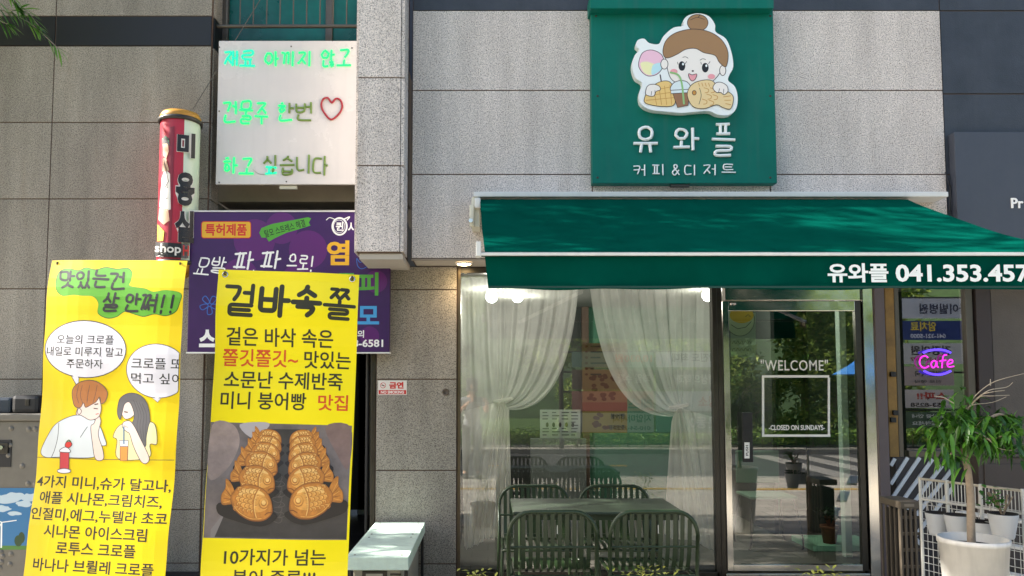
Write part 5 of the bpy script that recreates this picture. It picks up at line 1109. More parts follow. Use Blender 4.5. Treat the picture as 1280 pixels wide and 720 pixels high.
# ================================================================== green slatted chairs and table
CHG = mat('olive green powder coat', '#22331a', .42, var=.06); TBG = mat('dark green table', '#222f20', .5, var=.06)
def make_chair():
    t = thing('slatted_chair', 'x', 'chair', (0, 0, 0), 'green slatted metal chairs around the outdoor table'); H = .81; hw = .26; r_ = .0125
    arc = [(-hw - .012, -.09, 0), (-hw, -.02, .42), (-hw, -.05, H - .14)]
    for a in np.linspace(180, 90, 7): arc.append((-hw + .13 + .13 * math.cos(R(a)), -.052, H - .14 + .14 * math.sin(R(a))))
    arc += [(-x, y, z) for x, y, z in reversed(arc)]
    mb = MB(); mb.tube(arc, r_, CHG, 10); mb.build('back_frame', t)
    mb = MB()
    for k in range(11):
        x = (-.5 + k / 10) * .43; zt = H - .012 if abs(x) < .13 else H - .012 - .14 * (1 - math.sqrt(max(0, 1 - ((abs(x) - .13) / .13) ** 2)))
        pts = smooth([(x, -.05, zt), (x, -.035, .62), (x, -.015, .53), (x, .012, .47)], False, 3)
        n = len(pts); v = []
        for p in pts: v += [(p.x - .0125, p.y, p.z), (p.x + .0125, p.y, p.z), (p.x + .0125, p.y + .004, p.z), (p.x - .0125, p.y + .004, p.z)]
        mb.add(v, [(i * 4 + q, i * 4 + (q + 1) % 4, i * 4 + 4 + (q + 1) % 4, i * 4 + 4 + q) for i in range(n - 1) for q in range(4)] + [(3, 2, 1, 0)], CHG)
    mb.build('backrest', t)
    mb = MB()
    for k in range(11):
        x = (-.5 + k / 10) * .43; pts = smooth([(x, .012, .468), (x, .04, .446), (x, .1, .44), (x, .3, .452), (x, .42, .445)], False, 3); n = len(pts); v = []
        for p in pts: v += [(p.x - .0125, p.y, p.z), (p.x + .0125, p.y, p.z), (p.x + .0125, p.y, p.z - .004), (p.x - .0125, p.y, p.z - .004)]
        mb.add(v, [(i * 4 + q, i * 4 + (q + 1) % 4, i * 4 + 4 + (q + 1) % 4, i * 4 + 4 + q) for i in range(n - 1) for q in range(4)], CHG)
    mb.build('seat', t)
    mb = MB(); mb.tube([(-.24, .0, .43), (-.24, .42, .43), (.24, .42, .43), (.24, .0, .43)], .011, CHG, 8); mb.tube([(-.25, -.02, .425), (.25, -.02, .425)], .011, CHG, 8); mb.build('seat_frame', t)
    mb = MB(); mb.tube([(-.255, -.03, .60), (.255, -.03, .60)], .008, CHG, 8); mb.build('cross_rail', t)
    for k in (-1, 1):
        mb = MB(); mb.tube(smooth([(k * .24, .0, .43), (k * .24, .36, .43), (k * .245, .415, .40), (k * .255, .43, .0)], False, 4), .0115, CHG, 8); mb.build('leg', t)
    return t
ch = make_chair(); ch['label'] = 'near green slatted chair on the left, its back to the street'
yf_, yr_ = -1.36, -.22
xc = lambda px, Y: XP(px, Y, 690)
ch.location = (xc(691, yf_ - .05), yf_, 0)
c2 = dup(ch, (xc(818, yf_ - .05), yf_ + .01, 0), R(1.5), 'near green slatted chair on the right, its back to the street')
c3 = dup(ch, (xc(668, yr_), yr_ - .02, 0), R(180), 'far green slatted chair at the left end of the table near the window')
c4 = dup(ch, (xc(769, yr_), yr_ - .02, 0), R(179), 'far green slatted chair right of the left one, near the window')
for c_ in (ch, c2):
    mb = MB(); mb.box(.026, .04, -.041, -.0395, .68, .73, mat('white sticker', '#cfcdc6', .6)); s_ = mb.build('sticker', None); s_.parent = c_
tc_ = (XP(744, -.8, 632), -.8, 0)
t = thing('cafe_table', 'rectangular dark green metal table between the slatted chairs', 'table', tc_); ty0, ty1 = -1.08, -.46; tx0, tx1 = tc_[0] - .56, tc_[0] + .53
mb = MB(); mb.bbox(tx0, tx1, ty0, ty1, .735, .757, TBG, .008); mb.bbox(tc_[0] - .04, tc_[0] + .06, -.775, -.765, .7575, .7585, BLACK, .0003); mb.build('tabletop', t)
mb = MB(); mb.bbox(tx0 + .03, tx1 - .03, ty0 + .03, ty0 + .05, .70, .734, CHG, .003); mb.build('apron', t); mb = MB(); mb.bbox(tx0 + .03, tx1 - .03, ty1 - .05, ty1 - .03, .70, .734, CHG, .003); mb.build('apron', t)
for (x, y) in ((tx0 + .05, ty0 + .04), (tx1 - .05, ty0 + .04), (tx0 + .05, ty1 - .04), (tx1 - .05, ty1 - .04)):
    mb = MB(); mb.tube([(x, y, 0), (x, y, .735)], .016, CHG, 10); mb.build('leg', t)

# ================================================================== plants, rack and pots on the right
# big white pot with ficus
pc_ = P(1217, 690, -1.6); zr_ = ZP(672, -1.6); pr = (1257 - 1178) / 2 * (DIST - 1.6) / FPX
t = thing('potted_ficus', 'slender ficus tree with drooping leaves in a big white pot', 'potted tree', (pc_.x, -1.6, 0))
PW2 = mat('white glazed pot', '#d6d3cc', .45, var=.09, streak=.5)
mb = MB(); mb.lathe([(.001, .0), (pr * .66, 0), (pr * .7, .02), (pr * .96, zr_ - .03), (pr, zr_ - .03), (pr, zr_), (pr * .93, zr_), (pr * .9, zr_ - .05), (.001, zr_ - .05)], (pc_.x, -1.6, 0), PW2, 48); po = mb.build('pot', t)
mb = MB(); mb.lathe([(pr * .905, zr_ - .048), (pr * .5, zr_ - .035), (.001, zr_ - .03)], (pc_.x, -1.6, 0), mat('potting soil', '#2b221c', .95, var=.3, vscale=60, bump=.6, bscale=90), 24); mb.build('soil', t)
BARK = mat('pale bark', '#8d7e6c', .8, var=.18, vscale=30, bump=.3, bscale=90)
Q = lambda px, py, dy=0: P(px, py, -1.6 + dy)
mb = MB(); trunk = smooth([(pc_.x - .01, -1.6, zr_ - .05), Q(1213.5, 650), Q(1213, 620), Q(1210, 590), Q(1206, 570), Q(1204, 560)], False, 4); mb.tube(trunk, [.022 - .006 * i / len(trunk) for i in range(len(trunk))], BARK, 10)
mb.build('trunk', t)
tips = []
mb = MB()
brs = [[(1204, 562), (1198, 556, .02), (1192, 545, .04), (1190, 530, .06), (1186, 518, .05)], [(1205, 561), (1208, 552, -.03), (1216, 542, -.06), (1226, 528, -.08), (1236, 520, -.1)], [(1205, 560), (1204, 545, .05), (1206, 528, .08), (1208, 508, .1)],
       [(1208, 553, -.03), (1222, 545, .05), (1240, 538, .1), (1256, 530, .14)], [(1193, 546, .04), (1180, 540, 0), (1172, 534, -.05)], [(1216, 542, -.06), (1228, 548, -.12), (1246, 548, -.16), (1262, 540, -.18)], [(1197, 555, .02), (1190, 566, -.08), (1186, 574, -.12)], [(1226, 530, -.08), (1248, 518, -.05), (1268, 524, 0)]]
for b_ in brs:
    p = smooth([Q(*q) for q in b_], False, 4); mb.tube(p, [.011 - .008 * i / len(p) for i in range(len(p))], BARK, 6); tips += [(q, (p[min(i + 1, len(p) - 1)] - p[max(i - 1, 0)]).normalized()) for i, q in enumerate(p) if i > len(p) * .35]
TW = mat('dry pale twig', '#a89c88', .85)
for b_ in ([(1208, 515, .05), (1222, 497, 0), (1240, 495, -.05), (1262, 494, -.06)], [(1212, 508, .05), (1216, 498, 0), (1234, 482, -.02), (1252, 474, -.04), (1280, 467, -.06)], [(1220, 500, 0), (1236, 488, -.02), (1258, 484, 0), (1266, 478, 0)], [(1208, 512, .02), (1216, 506, 0), (1240, 503, 0), (1258, 496, 0)], [(1218, 540, -.12), (1232, 546, -.16), (1248, 560, -.18), (1265, 563, -.18)], [(1214, 506, .02), (1226, 494, -.04), (1240, 490, -.08), (1256, 488, -.1)], [(1238, 482, -.02), (1238, 474, 0)], [(1192, 504, 0), (1180, 497, 0), (1168, 495, .02)]):
    p = smooth([Q(*q) for q in b_], False, 4); mb.tube(p, [.0035 - .0022 * i / len(p) for i in range(len(p))], TW, 5)
mb.build('branches', t)
FL = leafmat('ficus leaf', '#1f4413', '#5c9030', .32, .28); mb = MB()
r3 = random.Random(5)
cent = [Q(1190, 520, .02), Q(1206, 510, .05), Q(1225, 532, -.05), Q(1245, 530, 0), Q(1262, 545, -.1), Q(1183, 560, -.06), Q(1200, 530, -.12), Q(1268, 525, .05), Q(1175, 540, 0), Q(1232, 548, -.12), Q(1252, 556, -.05)]
for i in range(760):
    if i % 2: p, _ = r3.choice(tips)
    else: p = r3.choice(cent) + Vector((r3.gauss(0, .045), r3.gauss(0, .07), r3.gauss(0, .04)))
    a = r3.uniform(0, 6.28); el = r3.gauss(-.25, .6); d = Vector((math.cos(a) * math.cos(el), math.sin(a) * math.cos(el), math.sin(el)))
    leaf(mb, p, d, r3.uniform(.055, .092), r3.uniform(.019, .03), FL, r3.uniform(.3, 1.0))
mb.build('crown', t)
# plant rack: mesh panel running back towards the wall, with white shelves behind
A_, B_ = Vector((XP(1150, -.55, 600), -.55, 0)), Vector((XP(1278, -1.2, 612), -1.2, 0)); zt_ = .905
WM = mat('white coated wire', '#c9c8c2', .45, var=.05); BEI = mat('beige rail', '#b3ab9b', .5)
t = thing('plant_rack', 'white wire mesh rack with a barred top rail holding hanging pots', 'rack', ((A_ + B_) / 2)); dAB = B_ - A_
for s in (0, .29, .62, 1):
    p = A_ + dAB * s; mb = MB(); mb.tube([p, p + Vector((0, 0, zt_ + .012))], .011, WM, 8); mb.build('post', t)
mb = MB()
for z in (zt_, zt_ - .14): mb.tube([A_ + Vector((0, 0, z)), B_ + Vector((0, 0, z))], .009, BEI if z == zt_ else WM, 6)
n_ = 30
for i in range(n_ + 1): p = A_ + dAB * i / n_; mb.tube([p + Vector((0, 0, zt_ - .14)), p + Vector((0, 0, zt_))], .0032, WM, 5)
mb.build('top_rail', t)
mb = MB()
for i in range(20): p = A_ + dAB * i / 19; mb.tube([p + Vector((0, -.012, .08)), p + Vector((0, -.012, zt_ - .14))], .0024, WM, 4)
for k in range(15): z = .08 + k * .05; mb.tube([A_ + Vector((0, -.014, z)), B_ + Vector((0, -.014, z))], .0024, WM, 4)
mb.build('mesh_panel', t)
pn_ = Vector((-dAB.y, dAB.x, 0)).normalized()
if pn_.y < 0: pn_ = -pn_
for k, z in enumerate((.16, .33, .5, .66)):
    mb = MB(); a, b = A_ + pn_ * (.03 + k * .09) + Vector((0.03, 0, z)), B_ + pn_ * (.03 + k * .09) + Vector((.1, 0, z)); q = pn_ * .085
    v = [a, b, b + q, a + q]; vs = [tuple(p) for p in v] + [tuple(p - Vector((0, 0, .018))) for p in v]; mb.add(vs, [(0, 1, 2, 3), (7, 6, 5, 4), (0, 4, 5, 1), (1, 5, 6, 2), (2, 6, 7, 3), (3, 7, 4, 0)], WHITE); mb.build('shelf_board', t)
# hanging pots
POTW = mat('grey white pot', '#b9bbbd', .45, var=.05, streak=.25)
def hpot(px, py, wpx, hpx, Y, label, plant=False, dark='#221d1b'):
    c = P(px, py, Y); r_ = wpx / 2 * (DIST + Y) / FPX; h = hpx * (DIST + Y) / FPX
    t = thing('hanging_pot', label, 'flower pot', (c.x, Y, c.z - h), 'white pots hung on the wire rack'); z = c.z
    mb = MB(); mb.lathe([(.001, z - h), (r_ * .66, z - h), (r_ * .72, z - h + .012), (r_ * .98, z - .02), (r_, z - .004), (r_ * .98, z), (r_ * .93, z - .002), (r_ * .88, z - .03), (.001, z - .03)], (c.x, Y, 0), POTW, 28); mb.build('pot', t)
    mb = MB(); mb.lathe([(r_ * .99, z - .001), (r_ * .99, z + .004), (r_ * .9, z + .004), (r_ * .86, z - .022), (.001, z - .02)], (c.x, Y, 0), mat('dark liner', dark, .7), 28); mb.build('liner', t)
    mb = MB(); mb.tube(smooth([(c.x - .02, Y + r_ * .9, z - .01), (c.x - .015, Y + r_ + .01, z + .05), (c.x + .015, Y + r_ + .01, z + .05), (c.x + .02, Y + r_ * .9, z - .01)], False, 4), .003, BEI, 5); mb.build('hook', t)
    if plant:
        mb = MB()
        for i in range(9):
            a = random.uniform(0, 6.28); mb.tube(smooth([(c.x, Y, z - .02), (c.x + .03 * math.cos(a), Y + .03 * math.sin(a), z + .05), (c.x + .07 * math.cos(a) - .01, Y + .06 * math.sin(a), z + .1 + random.uniform(0, .05))], False, 3), .0045, BARK, 5)
        mb.build('stems', t); mb = MB()
        for i in range(46):
            a = random.uniform(0, 6.28); p = Vector((c.x - .05 + random.gauss(0, .03), Y + random.gauss(0, .03), z + .08 + random.gauss(0, .03))); leaf(mb, p, Vector((math.cos(a), math.sin(a), random.uniform(-.2, .9))), .045, .028, leafmat('jade leaf', '#2f6a1e', '#5c9a3a', .35), .1)
        mb.build('leaves', t)
hpot(1171.5, 641, 27, 27, -.82, 'white hanging pot closest to the brown crate, empty')
hpot(1195.5, 643.5, 28, 26, -.95, 'white hanging pot just left of the ficus trunk, with dark soil')
hpot(1225.5, 652, 30, 20, -1.02, 'shallow white hanging pot half hidden behind the ficus trunk')
hpot(1253.5, 642, 33, 30, -1.22, 'white hanging pot with a small green jade plant', True)
# brown plastic crate stack
CRT = mat('brown plastic crate', '#5d5346', .6, var=.08); Y_K = -.42; a0, a1, b0, b1 = RC(1127.5, 627, 1152, 720, Y_K); cd = .3
t = thing('plastic_crate', 'tall grey brown plastic crate with open slots beside the rack', 'crate', ((a0 + a1) / 2, Y_K, 0))
mb = MB(); mb.bbox(a0 - .008, a1 + .012, Y_K - .008, Y_K + cd, b1 - .05, b1, CRT, .005)
for i in range(5): x = a0 + (a1 - a0) * i / 4; mb.bbox(x - .008, x + .008, Y_K, Y_K + .014, 0.0, b1 - .051, CRT, .003)
for k in range(6): z = .02 + k * (b1 - .1) / 5.4; mb.bbox(a0 - .004, a1 + .004, Y_K + .0145, Y_K + .026, z, z + .022, CRT, .003)
for i in range(5): y = Y_K + .03 + i * (cd - .05) / 4; mb.bbox(a0, a0 + .012, y, y + .014, 0, b1 - .051, CRT, .003)
mb.box(a0 + .03, a1 - .01, Y_K + .06, Y_K + cd - .02, 0.005, b1 - .08, mat('crate inner shade', '#2b2622', .9)); mb.build('body', t)  # dark inner box put in for the shade inside the crate
mb = MB(); mb.bbox(a0 + .02, a0 + .09, Y_K - .012, Y_K - .0085, b1 - .035, b1 - .015, mat('crate grip', '#877b6a', .6), .002); mb.build('handle', t)
# neon
t = thing('neon_sign', 'small glowing pink and blue neon cafe sign on the side window', 'sign', (XP(1172, Y_G - .03), Y_G - .03, ZP(472, Y_G)))
F = Face((0, Y_G - .035, 0)); NP = mat('lit pink neon', (.3, .0, .2), .4, emit=(1, .03, .8), estr=.34); NB = mat('lit blue neon', (.02, .03, .3), .4, emit=(.12, .05, 1), estr=.5)
def neon(l, m, r_=.0075):
    p = smooth([(x / 3.427 + 1060, y / 3.427 + 330) for x, y in l], False, 6); mb.tube([F.w(*F.uv(*q), 0) for q in p], r_, m, 6)
mb = MB(); neon([(343, 402), (330, 393), (312, 402), (307, 424), (318, 442), (334, 444), (346, 436)], NP, .0062); neon([(378, 418), (366, 414), (356, 428), (362, 443), (372, 440), (379, 420)], NP, .0062); neon([(380, 416), (381, 436), (388, 443)], NP, .0062); neon([(424, 390), (412, 390), (406, 404), (402, 446)], NP, .0062); neon([(393, 416), (420, 412)], NP, .0062); neon([(424, 430), (444, 424), (448, 414), (438, 410), (426, 422), (430, 440), (454, 438)], NP, .0062); mb.build('lettering', t)
for arc_ in ([(322, 380), (350, 370), (385, 367), (415, 370), (440, 380)], [(326, 458), (350, 469), (385, 474), (415, 469), (440, 458)]):
    mb = MB(); neon(arc_, NB, .0095); mb.build('arc', t)

# low sunny plants in planters at the front
def planter(px, Y, label, h=.47, lw=.16):
    x = XP(px, Y, 716); t = thing('planter', label, 'planter', (x, Y, 0), 'small planters with yellow green shrubs')
    mb = MB(); mb.lathe([(.001, 0), (.1, 0), (.14, .24), (.15, .24), (.15, .26), (.13, .26), (.12, .22), (.001, .22)], (x, Y, 0), TERRA, 24); mb.build('pot', t)
    mb = MB(); rr4 = random.Random(px); LY = leafmat('golden shrub leaf', '#7d8a2c', '#c3c25f', .45, .3)
    for i in range(240):
        p = Vector((x + rr4.gauss(0, lw * .5), Y + rr4.gauss(0, lw * .5), .22 + (h - .22) * rr4.random() ** .7)); a = rr4.uniform(0, 6.28)
        leaf(mb, p, Vector((math.cos(a), math.sin(a), rr4.uniform(-.2, 1))), rr4.uniform(.022, .04), rr4.uniform(.012, .018), LY, .1)
    mb.build('shrub', t)
planter(808, -1.95, 'golden leaved shrub in a planter in front of the right chair', .6)
planter(1030, -1.9, 'golden leaved shrub in a planter before the glass door', .585)
planter(598, -1.9, 'golden leaved shrub in a planter left of the chairs', .575, .1)

# ================================================================== street tree whose branch hangs in at the top left, giving the dappled shade
def scatter_leaves(n, blobs, size, asp=.45, r_=rng, droop=.3):
    w_ = np.array([b[3] * b[4] * b[5] for b in blobs]) ** (2 / 3); idx = r_.choice(len(blobs), n, p=w_ / w_.sum()); B = np.array(blobs)[idx]
    d = r_.normal(size=(n, 3)); d /= np.linalg.norm(d, axis=1)[:, None]; rad = r_.random(n) ** .45; c = B[:, :3] + d * B[:, 3:] * rad[:, None]
    u = r_.normal(size=(n, 3)); u[:, 2] = u[:, 2] * .6 - droop; u /= np.linalg.norm(u, axis=1)[:, None]; s = np.cross(u, r_.normal(size=(n, 3))); s /= np.linalg.norm(s, axis=1)[:, None]
    L = size * r_.uniform(.7, 1.3, n)[:, None]; w2 = L * asp
    V = np.stack([c, c + u * L * .45 + s * w2 * .5, c + u * L, c + u * L * .45 - s * w2 * .5], 1).reshape(-1, 3); return V
def leaves_obj(name, V, m, parent=None):
    n = len(V) // 4; me = bpy.data.meshes.new(name); me.vertices.add(len(V)); me.vertices.foreach_set('co', V.astype(np.float32).ravel())
    me.loops.add(4 * n); me.loops.foreach_set('vertex_index', np.arange(4 * n, dtype=np.int32)); me.polygons.add(n); me.polygons.foreach_set('loop_start', np.arange(0, 4 * n, 4, dtype=np.int32))
    me.polygons.foreach_set('loop_total', np.full(n, 4, dtype=np.int32)); me.materials.append(m); me.update(); me.validate()
    o = bpy.data.objects.new(name, me); COL.objects.link(o)
    if parent is not None: o.parent = parent; o.matrix_parent_inverse = Matrix.Translation(-parent.location)
    return o
LFT = leafmat('street tree leaf', '#2c5a1c', '#6f9a3c', .45, .35)
t = thing('street_tree', 'leafy street tree whose twig hangs into the top left corner', 'tree', (-6.6, -2.6, 0))
mb = MB(); mb.tube(smooth([(-6.6, -2.6, 0), (-6.55, -2.6, 2), (-6.5, -2.5, 4), (-6.4, -2.4, 6), (-6.3, -2.3, 8)], False, 3), [.17 - .009 * i for i in range(13)], BARK, 10)
blobs = []
r5 = random.Random(21)
for i in range(40):
    a = r5.uniform(0, 6.28); q = r5.random() ** .5; c = Vector((-6.5 + 2.7 * q * math.cos(a), -1.05 + 1.15 * q * math.sin(a), 7.0 + r5.uniform(-3.6, 3.2) * (1 - .3 * q)))
    if c.y > -.15: c.y = -.15
    blobs.append((c.x, c.y, c.z, r5.uniform(.6, 1.0), r5.uniform(.3, .5), r5.uniform(.5, .85))); mb.tube(smooth([(-6.5, -2.5, 3.6 + 2 * r5.random()), (c.x * .5 - 3.25, c.y * .5 - 1.2, c.z - .6), c], False, 3), [.05, .045, .04, .03, .025, .02, .012], BARK, 6)
mb.build('trunk', t)
V = scatter_leaves(15500, blobs, .13)
leaves_obj('crown', V, LFT, t)
# hanging twig
mb = MB(); tp = -2.4
tw = [smooth([P(-60, -60, tp), P(-10, 4, tp), P(22, 20, tp), P(44, 34, tp), P(72, 60, tp)], False, 4), smooth([P(-30, -30, tp), P(6, 10, tp), P(30, 12, tp), P(48, 32, tp)], False, 4), smooth([P(-30, -10, tp), P(-2, 24, tp), P(10, 30, tp)], False, 4), smooth([P(-10, -30, tp), P(14, -4, tp), P(24, 10, tp)], False, 4)]
for p in tw: mb.tube(p, .0022, BARK, 5)
tw.append([P(-60, -60, tp), Vector((-4.2, -2.2, 5.4))]); mb.tube(tw[-1], .006, BARK, 5)
to = mb.build('hanging_twig', t); mb = MB()
for p in tw[:4]:
    for i in range(2, len(p)):
        for k in (-1, 1, 0):
            if r5.random() < .3: continue
            d = (p[i] - p[i - 1]).normalized(); d = (d + Vector((0, r5.gauss(0, .2), k * .5)) + Vector((r5.gauss(0, .15), 0, -.15))); leaf(mb, p[i], d, r5.uniform(.06, .1), .014, LFT, .25)
mb.build('twig_leaves', t)

# ================================================================== across the street (seen mirrored in the panes)
TREEG = leafmat('far tree leaf', '#48762a', '#a9bb55', .5, .35)
def far_tree():
    t = thing('roadside_tree', 'x', 'tree', (0, 0, 0), 'trees across the street'); mb = MB(); mb.tube([(0, 0, 0), (.05, 0, 1.6), (0, .05, 3.4)], [.16, .12, .06], BARK, 8); bl = []
    for i in range(16): a = r5.uniform(0, 6.28); q = r5.random() ** .5; bl.append((1.5 * q * math.cos(a), 1.3 * q * math.sin(a), 3.0 + r5.uniform(-1.5, 1.8) * (1 - .4 * q), .7, .6, .6)); mb.tube([(0, 0, 2), (bl[-1][0], bl[-1][1], bl[-1][2])], [.05, .015], BARK, 5)
    mb.build('trunk', t); leaves_obj('crown', scatter_leaves(5200, bl, .2), TREEG, t); return t
ft = far_tree(); ft['label'] = 'bushy tree across the street at the near end of the row'; ft.location = (6.2, -15.2, 0)
for k, (x, y, s_) in enumerate(((9.2, -15.6, 1.05), (3.2, -17.5, 1.3), (12.3, -17, 1.25), (-2.5, -17.2, 1.3), (-6.5, -16.6, 1.15), (17.5, -18, 1.4), (-11, -17.5, 1.4), (7.6, -19, 1.6))): dup(ft, (x, y, 0), k * 1.3, ['tree across the street beside the blue parasol', 'larger tree across the street behind the parking strip', 'tall tree across the street behind the banner rack', 'tree across the street facing the left curtain', 'tree across the street beyond the white car', 'far right tree across the street', 'far left tree across the street', 'tallest tree across the street, behind the others'][k], s_)
bu = None
for k, (x, y, s_) in enumerate(((4.6, -14.9, 1), (6.3, -14.7, 1.15), (7.9, -14.9, 1.0), (9.6, -14.8, 1.2), (11.4, -15, 1.05), (2.6, -15.2, .95), (-1.5, -15, 1.0), (-4, -14.8, 1.1))):
    lb = ['round shrub', 'fuller round shrub', 'mid height round shrub', 'tallest round shrub', 'wide round shrub', 'low round shrub', 'lone round shrub', 'end round shrub'][k] + ' across the street, behind the hedge at ' + ['the door side', 'the middle of the door', 'the blue parasol', 'the parasol pole', 'the clinic banners', 'the notice banners', 'the middle of the window', 'the white car'][k]
    if bu is None:
        bu = thing('roadside_shrub', lb, 'shrub', (0, 0, 0), 'shrubs across the street'); bl = [(r5.gauss(0, .4), r5.gauss(0, .3), .5 + 1.2 * r5.random(), .45, .4, .4) for _ in range(12)]
        leaves_obj('foliage', scatter_leaves(3600, bl, .13), TREEG, bu); mb = MB(); [mb.tube([(0, 0, 0), (b_[0], b_[1], b_[2])], [.03, .01], BARK, 5) for b_ in bl]; mb.build('stems', bu); bu.location = (x, y, 0)
    else: dup(bu, (x, y, 0), k * 1.1, lb, s_)
t = thing('hedge', 'clipped green hedge along the far pavement', 'hedge', (0, -13.9, 0)); HB = [(x, -13.9 + r5.gauss(0, .05), .3, .5, .3, .24) for x in np.arange(-12, 13, .45)]
leaves_obj('foliage', scatter_leaves(16000, HB, .1), leafmat('hedge leaf', '#4a7a2a', '#9dbb55', .5, .3), t)
mb = MB(); [mb.tube([(x, -13.9, 0), (x, -13.9, .35)], .02, BARK, 5) for x in np.arange(-12, 13, .45)]; mb.build('stems', t)
# banner racks
def far_face(Yr):
    F = Face((0, Yr, 0), (-1, 0, 0), (0, 0, 1), .002); return F
Yv = 14.0; Yr = 2 * Y_G - Yv
def far_banner(x0, y0, x1, y1, col, words_, label, grp):
    p0, p1 = P(x0, y1, Yv), P(x1, y0, Yv); mb = MB(); c = mat('hung cloth ' + col, col, .6); mb.box(p0.x, p1.x, Yr - .01, Yr, p0.z, p1.z, c); vs_ = mb
    for (body, cx_, cy_, w_, h_, tcol) in words_:
        vs, fs, bb = text_mesh(body, .03); cen = P(cx_, cy_, Yv); k = (DIST + Yv) / FPX; W_, H_ = w_ * k, h_ * k
        vs_.add([(cen.x - ((v.x - bb[0]) / (bb[1] - bb[0]) - .5) * W_, Yr + .003, cen.z + ((v.y - bb[2]) / (bb[3] - bb[2]) - .5) * H_) for v in vs], fs, mat('hung print ' + tcol, tcol, .6))
    tag(mb.build('hung_banner'), label, 'banner', grp)
def rack(x0, x1, y0, y1, label):
    a, b = P(x0, y1, Yv), P(x1, y0, Yv); t = thing('banner_rack', label, 'banner rack', ((a.x + b.x) / 2, Yr - .06, 0))
    for x in (a.x - .06, b.x + .06): mb = MB(); mb.tube([(x, Yr - .06, 0), (x, Yr - .06, b.z + .2)], .06, STEEL_D, 10); mb.build('post', t)
    for z in np.linspace(a.z, b.z, 5): mb = MB(); mb.tube([(a.x - .06, Yr - .06, z), (b.x + .06, Yr - .06, z)], .025, STEEL_D, 8); mb.build('cross_bar', t)
G1 = 'cloth banners hung across the street'
rack(705, 905, 440, 540, 'steel frame across the street holding the price and notice banners')
far_banner(715, 440, 817, 459, '#8fb59a', [('10,030원', 792, 448, 46, 12, '#d07a2a')], 'pale green cloth banner lettered with the orange amount 10,030', G1)
far_banner(715, 462, 817, 487, '#7d6a58', [('과일 수확', 792, 473, 40, 12, '#e6dccb')], 'brown cloth banner below the one lettered 10,030', G1)
far_banner(715, 489, 817, 514, '#c98d7c', [('스', 812, 495, 8, 6, '#403040'), ('레스', 800, 505, 30, 14, '#3a3340')], 'pink cloth banner third from the top across the street', G1)
far_banner(715, 516, 817, 540, '#c2c6b4', [('지압마사지', 790, 523, 48, 10, '#33523c'), ('010-54-2222', 790, 535, 46, 5, '#444444')], 'whitish cloth banner at the bottom with dark green letters', G1)
far_banner(820, 440, 900, 459, '#d7d9d8', [('당진도 최대', 868, 447, 56, 11, '#30383a')], 'white notice cloth banner at the top beside the 10,030 one', G1)
far_banner(820, 462, 900, 487, '#77706c', [('영상의학과', 870, 474, 50, 13, '#e2ddd2')], 'grey cloth banner second from the top on the notice side', G1)
far_banner(820, 489, 900, 514, '#c9c9cd', [('청소', 885, 502, 24, 14, '#b8423c')], 'light cloth banner with red letters on the notice side', G1)
far_banner(820, 516, 900, 540, '#5f8f78', [('운동0', 880, 528, 36, 15, '#dfe8df')], 'green cloth banner with pale letters at the bottom on the notice side', G1)
G2 = 'clinic banners hung across the street'
rack(1126, 1216, 372, 560, 'tall steel frame across the street holding clinic banners')
far_banner(1127, 373, 1212, 398, '#c6cbd4', [('아이빌병원', 1180, 386, 62, 13, '#2f3550')], 'pale clinic cloth banner at the top of the tall frame', G2)
far_banner(1127, 401, 1212, 425, '#2a3f7c', [('암치료', 1154, 408, 32, 12, '#e0c83a'), ('041-321-5000', 1160, 420, 44, 5.5, '#d8dcea')], 'dark blue clinic cloth banner with yellow letters', G2)
far_banner(1127, 429, 1212, 455, '#c9cbc9', [('건강의원', 1164, 438, 50, 12, '#3a3036'), ('041-353-0077', 1158, 449, 40, 4.5, '#a04048')], 'white clinic cloth banner under the dark blue one', G2)
far_banner(1127, 458, 1192, 482, '#b9aaa4', [('의원·약국', 1160, 467, 34, 7, '#4a4448'), ('진료 예약', 1160, 477, 34, 4, '#4a4448')], 'pinkish grey clinic cloth banner in the middle', G2)
far_banner(1127, 487, 1192, 510, '#cfc9c4', [('스파!!', 1165, 495, 38, 10, '#c23a2a'), ('353-8258', 1160, 506, 44, 5, '#3a3030')], 'white cloth banner with red letters and a phone number', G2)
far_banner(1127, 515, 1192, 535, '#50664e', [('공사중 안내', 1160, 520, 40, 5, '#d5dbd2'), ('서행하세요', 1160, 529, 40, 5, '#d5dbd2')], 'green striped cloth banner lowest on the tall frame', G2)
# blue parasol
pz = P(1083, 462, 12.5); py_ = 2 * Y_G - 12.5
t = thing('blue_parasol', 'blue canvas parasol across the street', 'parasol', (pz.x, py_, 0)); mb = MB(); mb.lathe([(.85, pz.z - .12), (.45, pz.z + .1), (.02, pz.z + .4)], (pz.x, py_, 0), mat('blue canvas', '#2a6fb5', .7), 8, False); mb.build('canopy', t); mb = MB(); mb.tube([(pz.x, py_, 0), (pz.x, py_, pz.z + .43)], .025, ALU, 8); mb.build('pole', t)
